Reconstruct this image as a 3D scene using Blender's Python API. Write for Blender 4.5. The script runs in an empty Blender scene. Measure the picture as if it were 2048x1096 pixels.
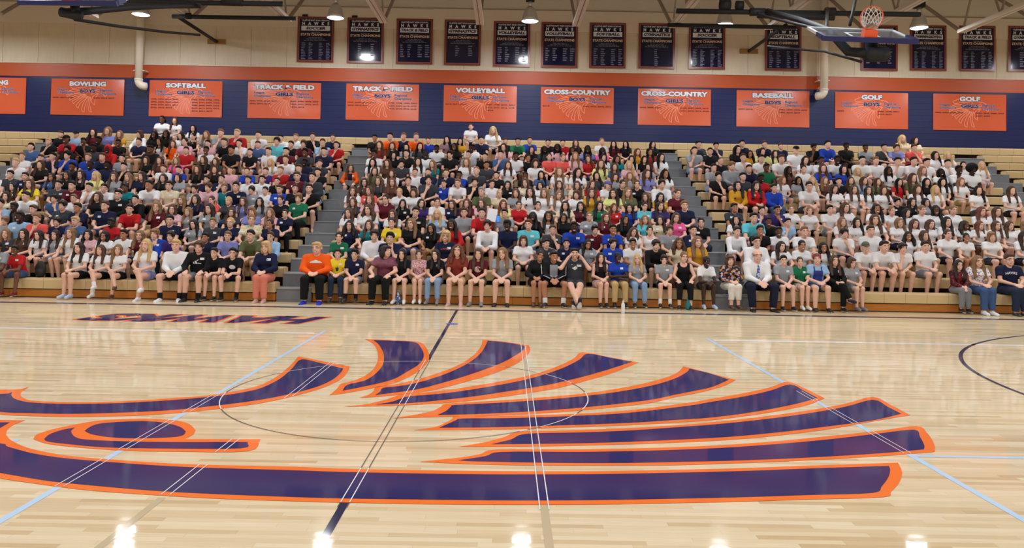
import bpy, bmesh, math, random
import numpy as np
from mathutils import Vector, Matrix
from mathutils.bvhtree import BVHTree
random.seed(7)
SC = bpy.context.scene
COL = SC.collection

# ------------------------------------------------------------------ camera, world, light, exposure
W, H = 2048, 1096
F = 1580.0
CAM_H = 1.75
PITCH, ROLL = math.radians(1.7), 0.0172
PPX, PPY = 1015.0, 401.0
cam_d = bpy.data.cameras.new('camera')
cam = bpy.data.objects.new('camera', cam_d)
COL.objects.link(cam)
SC.camera = cam
cam_d.sensor_fit = 'HORIZONTAL'
cam_d.sensor_width = 36.0
cam_d.lens = F * 36.0 / W
cam_d.shift_x = (W / 2 - PPX) / W
cam_d.shift_y = (PPY - H / 2) / W
cam_d.clip_start = 0.05
cam_d.clip_end = 200
CM = Matrix.Rotation(math.pi / 2 + PITCH, 4, 'X') @ Matrix.Rotation(ROLL, 4, 'Z')
CM.translation = (0, 0, CAM_H)
cam.matrix_world = CM
CR = CM.to_3x3()

world = bpy.data.worlds.new('world')
SC.world = world
world.use_nodes = True
world.node_tree.nodes['Background'].inputs[0].default_value = (0.8, 0.85, 1.0, 1)
world.node_tree.nodes['Background'].inputs[1].default_value = 0.02
SC.view_settings.view_transform = 'Standard'
SC.view_settings.look = 'None'
SC.view_settings.gamma = 1.0
SC.view_settings.use_curve_mapping = False
SC.view_settings.exposure = 0.0
LAMP_W = 116.0          # each gym lamp
LAMP_ROWS = (23.6, 17.6, 11.6, 5.6, -0.4)
LAMP_Z = 7.85
LAMP_DX = 5.855
LAMP_X0 = 0.67

def ray(px, py):
    d = CR @ Vector(((px - PPX) / F, -(py - PPY) / F, -1.0))
    return d
def on_floor(px, py, z=0.0):
    d = ray(px, py); t = (z - CAM_H) / d.z
    return Vector((d.x * t, d.y * t, z))
def on_depth(px, py, Y):
    d = ray(px, py); t = Y / d.y
    return Vector((d.x * t, Y, CAM_H + d.z * t))

# ------------------------------------------------------------------ helpers
def lin(c):
    c = c / 255.0
    return c / 12.92 if c <= 0.04045 else ((c + 0.055) / 1.055) ** 2.4
def rgb(t):
    return (lin(t[0]), lin(t[1]), lin(t[2]), 1.0)
MATS = {}
def mat(name, col, rough=0.7, metal=0.0, spec=0.5, coat=0.0, noise=0.0, nscale=8.0, bump=0.0, bscale=60.0, emit=None, estr=0.0, stretch=None):
    if name in MATS: return MATS[name]
    m = bpy.data.materials.new(name); MATS[name] = m
    m.use_nodes = True
    nt = m.node_tree; b = nt.nodes['Principled BSDF']
    b.inputs['Base Color'].default_value = rgb(col)
    b.inputs['Roughness'].default_value = rough
    b.inputs['Metallic'].default_value = metal
    b.inputs['Specular IOR Level'].default_value = spec
    if coat:
        b.inputs['Coat Weight'].default_value = coat
        b.inputs['Coat Roughness'].default_value = 0.06
    if noise or bump:
        tc = nt.nodes.new('ShaderNodeTexCoord')
        mp = nt.nodes.new('ShaderNodeMapping')
        if stretch: mp.inputs['Scale'].default_value = stretch
        nt.links.new(tc.outputs['Object'], mp.inputs['Vector'])
    if noise:
        n = nt.nodes.new('ShaderNodeTexNoise'); n.inputs['Scale'].default_value = nscale; n.inputs['Detail'].default_value = 4
        nt.links.new(mp.outputs[0], n.inputs['Vector'])
        mx = nt.nodes.new('ShaderNodeMix'); mx.data_type = 'RGBA'
        c = rgb(col)
        mx.inputs[6].default_value = tuple(v * (1 - noise) for v in c[:3]) + (1,)
        mx.inputs[7].default_value = tuple(min(1, v * (1 + noise)) for v in c[:3]) + (1,)
        nt.links.new(n.outputs[0], mx.inputs[0])
        nt.links.new(mx.outputs[2], b.inputs['Base Color'])
    if bump:
        n2 = nt.nodes.new('ShaderNodeTexNoise'); n2.inputs['Scale'].default_value = bscale; n2.inputs['Detail'].default_value = 3
        nt.links.new(mp.outputs[0], n2.inputs['Vector'])
        bp = nt.nodes.new('ShaderNodeBump'); bp.inputs['Strength'].default_value = bump; bp.inputs['Distance'].default_value = 0.01
        nt.links.new(n2.outputs[0], bp.inputs['Height'])
        nt.links.new(bp.outputs[0], b.inputs['Normal'])
    if emit:
        b.inputs['Emission Color'].default_value = rgb(emit)
        b.inputs['Emission Strength'].default_value = estr
    return m

def pattern_mat(name, cols, scale, kind='voronoi', rough=0.8, stretch=(1, 1, 1)):
    """printed cloth: random cells or bands of the given colours"""
    if name in MATS: return MATS[name]
    m = bpy.data.materials.new(name); MATS[name] = m
    m.use_nodes = True
    nt = m.node_tree; b = nt.nodes['Principled BSDF']; b.inputs['Roughness'].default_value = rough
    tc = nt.nodes.new('ShaderNodeTexCoord'); mp = nt.nodes.new('ShaderNodeMapping'); mp.inputs['Scale'].default_value = stretch
    nt.links.new(tc.outputs['Object'], mp.inputs['Vector'])
    r = nt.nodes.new('ShaderNodeValToRGB'); r.color_ramp.interpolation = 'CONSTANT'
    if kind == 'voronoi':
        v = nt.nodes.new('ShaderNodeTexVoronoi'); v.inputs['Scale'].default_value = scale
        nt.links.new(mp.outputs[0], v.inputs['Vector'])
        sp = nt.nodes.new('ShaderNodeSeparateColor'); nt.links.new(v.outputs['Color'], sp.inputs[0])
        nt.links.new(sp.outputs[0], r.inputs[0])
    elif kind == 'noise':
        v = nt.nodes.new('ShaderNodeTexNoise'); v.inputs['Scale'].default_value = scale; v.inputs['Distortion'].default_value = 1.5
        nt.links.new(mp.outputs[0], v.inputs['Vector']); nt.links.new(v.outputs[0], r.inputs[0])
    else:
        v = nt.nodes.new('ShaderNodeTexWave'); v.bands_direction = 'Z'; v.inputs['Scale'].default_value = scale
        if kind == 'waves': v.inputs['Distortion'].default_value = 6.0
        nt.links.new(mp.outputs[0], v.inputs['Vector']); nt.links.new(v.outputs[0], r.inputs[0])
    els = r.color_ramp.elements
    n = len(cols)
    lo, hi = (0.3, 0.7) if kind == 'noise' else (0.0, 1.0)
    els[0].position = 0; els[0].color = rgb(cols[0]); els[1].position = lo + (hi - lo) / n; els[1].color = rgb(cols[1])
    for i in range(2, n):
        e = els.new(lo + (hi - lo) * i / n); e.color = rgb(cols[i])
    nt.links.new(r.outputs[0], b.inputs['Base Color'])
    return m

def link(name, me, parent=None, mats=None):
    o = bpy.data.objects.new(name, me); COL.objects.link(o)
    if parent: o.parent = parent
    if mats is not None and me is not None and len(me.materials) == 0:
        for m in (mats if isinstance(mats, (list, tuple)) else [mats]): me.materials.append(m)
    return o
def empty(name, loc=(0, 0, 0), label=None, cat=None, group=None):
    o = bpy.data.objects.new(name, None); COL.objects.link(o); o.location = loc
    o.empty_display_size = 0.1
    if label: tag(o, label, cat, group)
    return o
def tag(o, label, cat, group=None, kind=None):
    o['label'] = label; o['category'] = cat
    if group: o['group'] = group
    if kind: o['kind'] = kind
    return o
def struct(o, label=None):
    o['kind'] = 'structure'
    if label: o['label'] = label
    return o

class MB:
    """collects boxes, tubes, lathes into one mesh"""
    def __init__(s): s.v = []; s.f = []; s.m = []
    def add(s, vs, fs, mi=0):
        o = len(s.v); s.v += [tuple(v) for v in vs]; s.f += [tuple(i + o for i in f) for f in fs]; s.m += [mi] * len(fs); return s
    def box(s, a, b, mi=0):
        x0, y0, z0 = a; x1, y1, z1 = b
        return s.add([(x0, y0, z0), (x1, y0, z0), (x1, y1, z0), (x0, y1, z0), (x0, y0, z1), (x1, y0, z1), (x1, y1, z1), (x0, y1, z1)],
              [(0, 3, 2, 1), (4, 5, 6, 7), (0, 1, 5, 4), (1, 2, 6, 5), (2, 3, 7, 6), (3, 0, 4, 7)], mi)
    def bar(s, p, q, w, h=None, mi=0):
        p = Vector(p); q = Vector(q); d = (q - p).normalized(); h = h or w
        up = Vector((0, 0, 1)) if abs(d.z) < 0.95 else Vector((0, 1, 0))
        a = d.cross(up).normalized(); b = a.cross(d).normalized()
        vs = []
        for c in (p, q):
            for sx, sy in ((-1, -1), (1, -1), (1, 1), (-1, 1)): vs.append(c + a * sx * w / 2 + b * sy * h / 2)
        return s.add(vs, [(0, 1, 2, 3), (7, 6, 5, 4), (0, 4, 5, 1), (1, 5, 6, 2), (2, 6, 7, 3), (3, 7, 4, 0)], mi)
    def tube(s, pts, r, n=10, mi=0, closed=False):
        pts = [Vector(p) for p in pts]; N = len(pts); rr = r if isinstance(r, (list, tuple)) else [r] * N
        rings = []; ref = None
        for i, p in enumerate(pts):
            if closed: t = (pts[(i + 1) % N] - pts[i - 1]).normalized()
            else: t = (pts[min(i + 1, N - 1)] - pts[max(i - 1, 0)]).normalized()
            if ref is None:
                ref = Vector((0, 0, 1)) if abs(t.z) < 0.9 else Vector((0, 1, 0))
            a = t.cross(ref).normalized(); b = a.cross(t).normalized(); ref = b
            rings.append([p + (a * math.cos(k * 2 * math.pi / n) + b * math.sin(k * 2 * math.pi / n)) * rr[i] for k in range(n)])
        vs = [v for R in rings for v in R]; fs = []
        for i in range(N if closed else N - 1):
            j = (i + 1) % N
            for k in range(n): fs.append((i * n + k, i * n + (k + 1) % n, j * n + (k + 1) % n, j * n + k))
        if not closed: fs += [tuple(range(n))[::-1], tuple((N - 1) * n + k for k in range(n))]
        return s.add(vs, fs, mi)
    def lathe(s, prof, n=20, c=(0, 0, 0), mi=0):
        vs = []; fs = []
        for r, z in prof:
            for k in range(n): a = 2 * math.pi * k / n; vs.append((c[0] + r * math.cos(a), c[1] + r * math.sin(a), c[2] + z))
        for i in range(len(prof) - 1):
            for k in range(n): fs.append((i * n + k, i * n + (k + 1) % n, (i + 1) * n + (k + 1) % n, (i + 1) * n + k))
        return s.add(vs, fs, mi)
    def mesh(s, name, mats, smooth=False):
        me = bpy.data.meshes.new(name); me.from_pydata(s.v, [], s.f)
        for m in (mats if isinstance(mats, (list, tuple)) else [mats]): me.materials.append(m)
        me.polygons.foreach_set('material_index', s.m)
        if smooth: me.polygons.foreach_set('use_smooth', [True] * len(s.f))
        me.update(); return me
    def build(s, name, mats, parent=None, smooth=False): return link(name, s.mesh(name, mats, smooth), parent)

def poly_mesh(name, polys, m, z=None):
    me = bpy.data.meshes.new(name); v = []; f = []
    for p in polys:
        o = len(v); v += [tuple(q) for q in p]; f.append(tuple(range(o, o + len(p))))
    me.from_pydata(v, [], f); me.materials.append(m); me.update(); return me

# ------------------------------------------------------------------ materials
M = {}
def wood_floor():
    m = bpy.data.materials.new('maple_floor'); m.use_nodes = True
    nt = m.node_tree; N = nt.nodes; L = nt.links; b = N['Principled BSDF']
    g = N.new('ShaderNodeNewGeometry'); sp = N.new('ShaderNodeSeparateXYZ'); L.new(g.outputs['Position'], sp.inputs[0])
    def mth(op, a, bb=None):
        n = N.new('ShaderNodeMath'); n.operation = op
        for i, v in enumerate((a, bb)):
            if v is None: continue
            if isinstance(v, (int, float)): n.inputs[i].default_value = v
            else: L.new(v, n.inputs[i])
        return n.outputs[0]
    ry = mth('DIVIDE', sp.outputs['Y'], 0.057); row = mth('FLOOR', ry); fy = mth('FRACT', ry)
    wn = N.new('ShaderNodeTexWhiteNoise'); wn.noise_dimensions = '1D'; L.new(row, wn.inputs['W'])
    off = mth('MULTIPLY', wn.outputs[0], 7.0)
    rx = mth('DIVIDE', mth('ADD', sp.outputs['X'], off), 0.85); colx = mth('FLOOR', rx); fx = mth('FRACT', rx)
    cx = N.new('ShaderNodeCombineXYZ'); L.new(colx, cx.inputs[0]); L.new(row, cx.inputs[1])
    wn2 = N.new('ShaderNodeTexWhiteNoise'); wn2.noise_dimensions = '2D'; L.new(cx.outputs[0], wn2.inputs['Vector'])
    ramp = N.new('ShaderNodeValToRGB'); e = ramp.color_ramp.elements
    e[0].color = rgb((208, 180, 138)); e[0].position = 0.0
    e[1].color = rgb((236, 218, 186)); e[1].position = 1.0
    for pos, c in ((0.12, (219, 194, 154)), (0.5, (229, 208, 171)), (0.8, (233, 214, 180))):
        x = e.new(pos); x.color = rgb(c)
    L.new(wn2.outputs[0], ramp.inputs[0])
    mp = N.new('ShaderNodeMapping'); mp.inputs['Scale'].default_value = (1.2, 30, 1); L.new(g.outputs['Position'], mp.inputs[0])
    nz = N.new('ShaderNodeTexNoise'); nz.inputs['Scale'].default_value = 3.0; nz.inputs['Detail'].default_value = 5; L.new(mp.outputs[0], nz.inputs['Vector'])
    mr = N.new('ShaderNodeMapRange'); mr.inputs[1].default_value = 0.3; mr.inputs[2].default_value = 0.75; mr.inputs[3].default_value = 0.90; mr.inputs[4].default_value = 1.04
    L.new(nz.outputs[0], mr.inputs[0])
    seam = mth('MULTIPLY', mth('LESS_THAN', fy, 0.03), 0.12)
    seam2 = mth('MULTIPLY', mth('LESS_THAN', fx, 0.003), 0.2)
    k = mth('SUBTRACT', mr.outputs[0], mth('ADD', seam, seam2))
    vm = N.new('ShaderNodeVectorMath'); vm.operation = 'SCALE'; L.new(ramp.outputs[0], vm.inputs[0]); L.new(k, vm.inputs['Scale'])
    L.new(vm.outputs[0], b.inputs['Base Color'])
    b.inputs['Roughness'].default_value = 0.55; b.inputs['Specular IOR Level'].default_value = 0.2
    b.inputs['Coat Weight'].default_value = 0.6; b.inputs['Coat Roughness'].default_value = 0.05
    # every board lies at a slightly different tilt
    tl = mth('MULTIPLY', mth('SUBTRACT', wn2.outputs[0], 0.5), 0.012)
    cn = N.new('ShaderNodeCombineXYZ'); cn.inputs[2].default_value = 1.0; L.new(tl, cn.inputs[1])
    nn = N.new('ShaderNodeVectorMath'); nn.operation = 'NORMALIZE'; L.new(cn.outputs[0], nn.inputs[0])
    L.new(nn.outputs[0], b.inputs['Normal']); L.new(nn.outputs[0], b.inputs['Coat Normal'])
    return m
M['floor'] = wood_floor()
M['paint_navy'] = mat('navy_floor_paint', (18, 3, 90), 0.6, spec=0.15, coat=0.45)
M['paint_orange'] = mat('orange_floor_paint', (244, 114, 12), 0.6, spec=0.15, coat=0.45)
M['line_navy'] = mat('navy_line_paint', (26, 24, 70), 0.6, spec=0.15, coat=0.45)
M['line_blue'] = mat('pale_blue_line_paint', (186, 214, 246), 0.6, spec=0.15, coat=0.45)
M['line_white'] = mat('white_line_paint', (236, 236, 238), 0.6, spec=0.15, coat=0.45)
M['line_tan'] = mat('tan_line_paint', (196, 178, 146), 0.6, spec=0.15, coat=0.45)
M['line_grey'] = mat('grey_line_paint', (96, 92, 88), 0.6, spec=0.15, coat=0.45)
M['tape'] = mat('blue_tape', (52, 92, 220), 0.6)
M['block'] = mat('navy_block_paint', (13, 30, 86), 0.33, noise=0.12, nscale=3, bump=0.15, bscale=20)
M['block_joint'] = mat('navy_block_joint', (12, 27, 78), 0.4)
M['orange_band'] = mat('orange_wall_paint', (182, 78, 36), 0.45, noise=0.08, nscale=2)
M['panel'] = mat('beige_concrete_panel', (212, 198, 178), 0.85, noise=0.10, nscale=1.6, bump=0.25, bscale=40, stretch=(6, 1, 1))
M['upper_wall'] = mat('cream_upper_wall', (214, 204, 190), 0.8, noise=0.05, nscale=2)
M['deck_white'] = mat('off_white_roof_deck', (206, 200, 190), 0.7)
M['side_wall'] = mat('cream_side_wall', (215, 200, 178), 0.8)
M['truss'] = mat('off_white_steel', (212, 204, 194), 0.55)
M['web'] = mat('grey_brown_steel', (150, 138, 128), 0.6)
M['black_steel'] = mat('black_steel', (18, 18, 22), 0.7)
M['tan_seat'] = mat('tan_moulded_plastic', (212, 186, 140), 0.5, noise=0.05, nscale=5)
M['deck_wood'] = mat('bleacher_deck_wood', (190, 150, 96), 0.5, noise=0.15, nscale=6, stretch=(0.4, 6, 6))
M['kick_wood'] = mat('amber_wood_board', (186, 116, 44), 0.35, noise=0.28, nscale=5, stretch=(0.5, 5, 5))
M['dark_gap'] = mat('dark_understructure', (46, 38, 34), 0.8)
M['step_grey'] = mat('grey_step_paint', (122, 126, 132), 0.6, noise=0.08, nscale=4)
M['step_light'] = mat('light_grey_tread', (150, 152, 154), 0.55, noise=0.06, nscale=4)
M['pipe_white'] = mat('white_pipe', (226, 216, 202), 0.45, noise=0.04, nscale=2)
M['ply'] = mat('plywood_plate', (150, 108, 56), 0.7, noise=0.15, nscale=8)
M['banner_orange'] = mat('orange_vinyl', (218, 100, 66), 0.16, spec=0.5, noise=0.03, nscale=1.5, bump=0.06, bscale=2.2)
M['banner_navy'] = mat('navy_vinyl', (8, 10, 50), 0.12, spec=0.5, bump=0.02, bscale=2)
M['banner_frame'] = mat('rust_banner_border', (146, 72, 60), 0.3)
M['print_white'] = mat('white_print', (224, 228, 240), 0.4)
M['print_navy'] = mat('navy_print', (22, 22, 70), 0.4)
M['print_salmon'] = mat('salmon_print', (255, 156, 126), 0.4)
M['print_cream'] = mat('cream_print', (222, 190, 170), 0.4)
M['print_dim'] = mat('dim_grey_print', (104, 110, 138), 0.4)
M['print_maroon'] = mat('maroon_print', (86, 18, 34), 0.4)
M['print_pale'] = mat('pale_lilac_print', (196, 186, 226), 0.4)
M['reflector'] = mat('spun_aluminium', (196, 196, 198), 0.35, metal=0.6)
M['lens'] = mat('lit_lamp_lens', (255, 255, 255), 0.4, emit=(236, 242, 255), estr=14.0)
M['glass'] = None
M['orange_rim'] = mat('orange_rim_paint', (236, 92, 48), 0.4)
M['net'] = mat('white_net_cord', (228, 226, 224), 0.8)
M['pad'] = mat('navy_pad', (24, 30, 92), 0.5)
M['white_frame'] = mat('white_frame', (222, 226, 232), 0.4)

# ------------------------------------------------------------------ room
WALL_Y = 26.35
XL, XR = -22.0, 22.0
ZTOP = 9.9
me = bpy.data.meshes.new('floor')
me.from_pydata([(XL, -8, 0), (XR, -8, 0), (XR, WALL_Y, 0), (XL, WALL_Y, 0)], [], [(0, 1, 2, 3)]); me.materials.append(M['floor'])
floor = struct(link('floor', me), 'glossy pale maple gym floor')
struct(MB().box((XL, -8, ZTOP), (XR, WALL_Y + 0.3, ZTOP + 0.15)).build('ceiling', M['deck_white']))
struct(MB().box((XL - 0.2, -8, 0), (XL, WALL_Y + 0.3, ZTOP)).build('wall_left', M['side_wall']))
struct(MB().box((XR, -8, 0), (XR + 0.2, WALL_Y + 0.3, ZTOP)).build('wall_right', M['side_wall']))
struct(MB().box((XL, -8.2, 0), (XR, -8, ZTOP)).build('wall_front', M['side_wall']))
wall = struct(MB().box((XL, WALL_Y + 0.012, 0), (XR, WALL_Y + 0.3, ZTOP)).build('wall_back', M['block_joint']), 'navy block wall with orange stripe and beige panels')
Z_OR0, Z_OR1, Z_PAN = 6.43, 6.90, 8.22
# block courses
z = 4.4
bm_ = None
course_me = None
while z < Z_OR0 - 0.01:
    z1 = min(z + 0.203, Z_OR0)
    mb = MB(); hh = z1 - z - 0.006
    prof = [(0.012, 0.0), (0.008, 0.002), (0.008, hh - 0.002), (0.012, hh)]
    vs = [(x, WALL_Y + p[0], z + 0.003 + p[1]) for x in (XL, XR) for p in prof]
    mb.add(vs, [(0, 4, 5, 1), (1, 5, 6, 2), (2, 6, 7, 3)])
    mb.build('block_course', M['block'], wall)
    z = z1
MB().box((XL, WALL_Y - 0.004, Z_OR0), (XR, WALL_Y + 0.02, Z_OR1 - 0.03)).build('orange_stripe', M['orange_band'], wall)
pw = 1.19
x = -0.35 - pw * 19
pm = MB().box((0.004, WALL_Y - 0.01, Z_OR1), (pw - 0.004, WALL_Y + 0.02, Z_PAN)).mesh('wall_panel', M['panel'])
while x < XR:
    o = link('wall_panel', pm, wall); o.location.x = x; x += pw
MB().box((XL, WALL_Y - 0.03, Z_OR1 - 0.03), (XR, WALL_Y + 0.02, Z_OR1)).build('ledge_trim', M['upper_wall'], wall)
MB().box((XL, WALL_Y - 0.05, Z_PAN), (XR, WALL_Y + 0.02, 8.92)).build('upper_beam', M['upper_wall'], wall)
MB().box((XL, WALL_Y - 0.06, 8.92), (XR, WALL_Y + 0.02, 8.95)).build('beam_ledge', M['web'], wall)
MB().box((XL, WALL_Y - 0.02, 8.95), (XR, WALL_Y + 0.02, ZTOP)).build('upper_wall_face', M['deck_white'], wall)

# ------------------------------------------------------------------ roof trusses, lamps
TR_END = 23.4; TR_Z = 7.72
def tx(px, py, Y): return on_depth(px, py, Y)
tx0 = on_depth(960, 48, TR_END).x; TDX = 2.87
TR_LAB = {-4: 'off-white steel roof truss above the BOWLING banner', -3: 'off-white steel roof truss above the SOFTBALL GIRLS banner', -2: 'off-white steel roof truss ending left of the four-column SOCCER banner', -1: 'off-white steel roof truss ending at the two-column GYMNASTICS banner', 0: 'off-white steel roof truss ending at the dim GYMNASTICS banner beside VOLLEYBALL',
 1: 'off-white steel roof truss ending between VOLLEYBALL and SOFTBALL banners', 2: 'off-white steel roof truss ending at the single-column GYMNASTICS banner', 3: 'off-white steel roof truss crossing behind the black pipes at SOFTBALL banner', 4: 'off-white steel roof truss passing above the raised basketball net', 5: 'off-white steel roof truss ending at the TRACK & FIELD banner with dense columns'}
TR_LAB[-2] = 'off-white steel roof truss ending beside the four-column SOCCER banner'
for k in range(-5, 7):
    X = tx0 + k * TDX
    t = empty('roof_truss', (X, TR_END, TR_Z), TR_LAB.get(k, 'off-white steel roof truss ending above bare wall panels'), 'truss', 'parallel steel roof trusses')
    for s in (-1, 1):
        MB().bar((s * 0.062, 0, 0), (s * 0.062, -26, 0), 0.1, 0.1).build('bottom_chord', M['truss'], t)
        MB().bar((s * 0.045, 2.9, 1.95), (s * 0.045, -26, 1.95), 0.06, 0.06).build('top_chord', M['truss'], t)
    MB().bar((0, 0, 0), (0, 2.9, 1.9), 0.07, 0.09).build('end_diagonal', M['web'], t)
    n = 0; y = -0.1
    while y > -12:
        MB().bar((0, y, 0), (0, y - 0.9, 1.9), 0.045).build('web_member', M['web'], t)
        MB().bar((0, y - 0.9, 1.9), (0, y - 1.8, 0), 0.045).build('web_member', M['web'], t)
        y -= 1.8
# lamps: bell reflector, ballast box, glass lens, real light
lamp_parts = {}
lamp_parts['ballast'] = MB().box((-0.13, -0.13, 0.62), (0.13, 0.13, 0.82)).mesh('ballast', M['black_steel'])
lamp_parts['stem'] = MB().tube([(0, 0, 0.44), (0, 0, 0.64)], 0.065, 12).mesh('stem', M['reflector'], True)
lamp_parts['hanger'] = MB().tube([(0, 0, 0.8), (0, 0, 2.05)], 0.015, 6).mesh('hanger', M['black_steel'], True)
lamp_parts['reflector'] = MB().lathe([(0.06, 0.46), (0.10, 0.43), (0.16, 0.36), (0.205, 0.24), (0.235, 0.1), (0.26, 0.0), (0.25, 0.0), (0.22, 0.12), (0.15, 0.33), (0.05, 0.42)], 28).mesh('reflector', M['reflector'], True)
lamp_parts['lens'] = MB().lathe([(0.245, 0.015), (0.2, -0.005), (0.1, -0.02), (0.001, -0.024)], 24).mesh('lens', M['lens'], True)
LAMP_X0 = on_depth(1060, 38, 23.6).x
LAMP_LAB = {-2: 'lit gym lamp half hidden by black steel arm before a white pipe', -1: 'lit bell-shaped gym lamp hanging beside the four-column SOCCER banner', 0: 'lit bell-shaped gym lamp hanging between two VOLLEYBALL banners', 1: 'lit bell-shaped gym lamp hanging over SOCCER banner between black support pipes', 2: 'lit bell-shaped gym lamp hanging before the SWIMMING&DIVING banner'}
for ri, Y in enumerate(LAMP_ROWS):
    for k in range(-3, 4):
        X = LAMP_X0 + k * LAMP_DX
        t = empty('gym_lamp', (X, Y, LAMP_Z), (LAMP_LAB.get(k, 'lit bell-shaped high bay gym lamp beside the banner wall')) if ri == 0 else 'lit bell-shaped gym lamp over the court, %s lamp row from the banner wall' % ['', 'second', 'third', 'fourth', 'fifth'][ri], 'lamp', 'high bay lamps')
        refl = None
        for nme, pme in lamp_parts.items():
            q_ = link(nme, pme, refl if nme == 'lens' else t)
            if nme == 'reflector': refl = q_
        ld = bpy.data.lights.new('lamp_light', 'AREA'); ld.shape = 'DISK'; ld.size = 0.46; ld.energy = LAMP_W; ld.color = (0.93, 0.97, 1.0)
        lo = bpy.data.objects.new('lamp_light', ld); COL.objects.link(lo); lo.parent = t; lo.location = (0, 0, -0.05)

# ------------------------------------------------------------------ text
TXT = {}
def text_mesh(s, off=0.0, shear=0.0, res=2, space=1.0):
    key = (s, off, shear, res, space)
    if key in TXT: return TXT[key]
    c = bpy.data.curves.new('t', 'FONT'); c.body = s; c.offset = off; c.shear = shear; c.resolution_u = res; c.align_x = 'LEFT'; c.space_character = space
    c.space_line = 1.05
    o = bpy.data.objects.new('t', c); COL.objects.link(o)
    dg = bpy.context.evaluated_depsgraph_get()
    me = bpy.data.meshes.new_from_object(o.evaluated_get(dg))
    n = len(me.vertices); co = np.empty(n * 3); me.vertices.foreach_get('co', co); co = co.reshape(-1, 3)
    faces = [tuple(p.vertices) for p in me.polygons]
    bpy.data.objects.remove(o); bpy.data.curves.remove(c); bpy.data.meshes.remove(me)
    lo, hi = co.min(0), co.max(0)
    TXT[key] = (co, faces, lo, hi); return TXT[key]
def wall_text(name, s, cx, cz, w, h, y, m, parent, ploc=None, off=0.0, shear=0.0, res=2, grow=0.0, base=None, space=1.0):
    """lettering flat against the wall: fills a w x h box centred on (cx, cz)"""
    co, fs, lo, hi = text_mesh(s, off, shear, res, space)
    if base is not None: lo, hi = text_mesh(s, base, shear, res, space)[2:]
    k = (hi - lo); k[k == 0] = 1
    c = (lo + hi) / 2
    me = bpy.data.meshes.new(name)
    me.from_pydata([(cx + (p[0] - c[0]) / k[0] * w, y, cz + (p[1] - c[1]) / k[1] * h) for p in co], [], fs)
    me.materials.append(m); me.update()
    o = link(name, me, parent)
    if parent is not None: o.matrix_parent_inverse = Matrix.Translation(-(ploc if ploc is not None else parent.location))
    return o
def ribbon(polylines, wd, to3, closed=True):
    vs = []; fs = []
    for pl in polylines:
        n = len(pl); P = [Vector(p) for p in pl]
        o = len(vs)
        for i in range(n):
            a = P[i - 1] if (closed or i > 0) else P[i]; b = P[(i + 1) % n] if (closed or i < n - 1) else P[i]
            t = (b - a); t = t.normalized() if t.length > 0 else Vector((1, 0))
            nn = Vector((-t.y, t.x)) * wd / 2
            vs += [to3(P[i] + nn), to3(P[i] - nn)]
        for i in range(n if closed else n - 1):
            j = (i + 1) % n
            fs.append((o + 2 * i, o + 2 * i + 1, o + 2 * j + 1, o + 2 * j))
    return vs, fs
def smooth_poly(pts, sub=3, corner=0.55):
    """Catmull-Rom through a closed outline, sharp turns stay sharp"""
    P = [np.array(p, float) for p in pts]; n = len(P); out = []
    def is_c(i):
        a = P[i] - P[i - 1]; b = P[(i + 1) % n] - P[i]
        d = a.dot(b) / (np.linalg.norm(a) * np.linalg.norm(b) + 1e-9)
        return d < corner
    C = [is_c(i) for i in range(n)]
    for i in range(n):
        p1, p2 = P[i], P[(i + 1) % n]
        p0 = p1 - (p2 - p1) if C[i] else P[i - 1]
        p3 = p2 + (p2 - p1) if C[(i + 1) % n] else P[(i + 2) % n]
        for k in range(sub):
            t = k / sub
            out.append(0.5 * ((2 * p1) + (-p0 + p2) * t + (2 * p0 - 5 * p1 + 4 * p2 - p3) * t * t + (-p0 + 3 * p1 - 3 * p2 + p3) * t ** 3))
    return out

EMBLEM = [
 [(1250,475),(1180,490),(1120,540),(1090,610),(1090,680),(1120,720),(1165,760),(1165,640),(1185,560)],
 [(1070,545),(1020,620),(1000,720),(1010,830),(1030,905),(1100,935),(1060,830),(1040,720),(1055,620)],
 [(1040,540),(960,600),(900,690),(865,780),(850,890),(915,940),(920,830),(950,710),(1000,620)],
 [(1020,525),(900,580),(800,660),(740,730),(710,780),(765,845),(800,740),(860,670),(950,590)],
 [(1000,510),(860,540),(750,590),(660,640),(610,660),(650,740),(700,670),(800,600),(900,550)],
 [(960,490),(800,500),(680,530),(590,560),(540,580),(555,650),(650,590),(780,540)],
 [(900,455),(760,455),(620,480),(530,500),(475,500),(485,565),(560,520),(700,480)],
 [(880,410),(750,405),(620,430),(520,450),(470,460),(560,405),(700,370),(900,370)],
 [(920,310),(760,325),(620,355),(560,300),(700,240),(850,205),(1000,195),(1100,210),(1040,280)],
 [(1040,280),(1150,295),(1300,315),(1380,360),(1420,430),(1440,500),(1420,545),(1385,510),(1330,480),(1250,475),(1150,450),(1080,500),(1050,420),(1040,350)],
 [(1170,390),(1235,370),(1290,392),(1250,418)],
]
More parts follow.
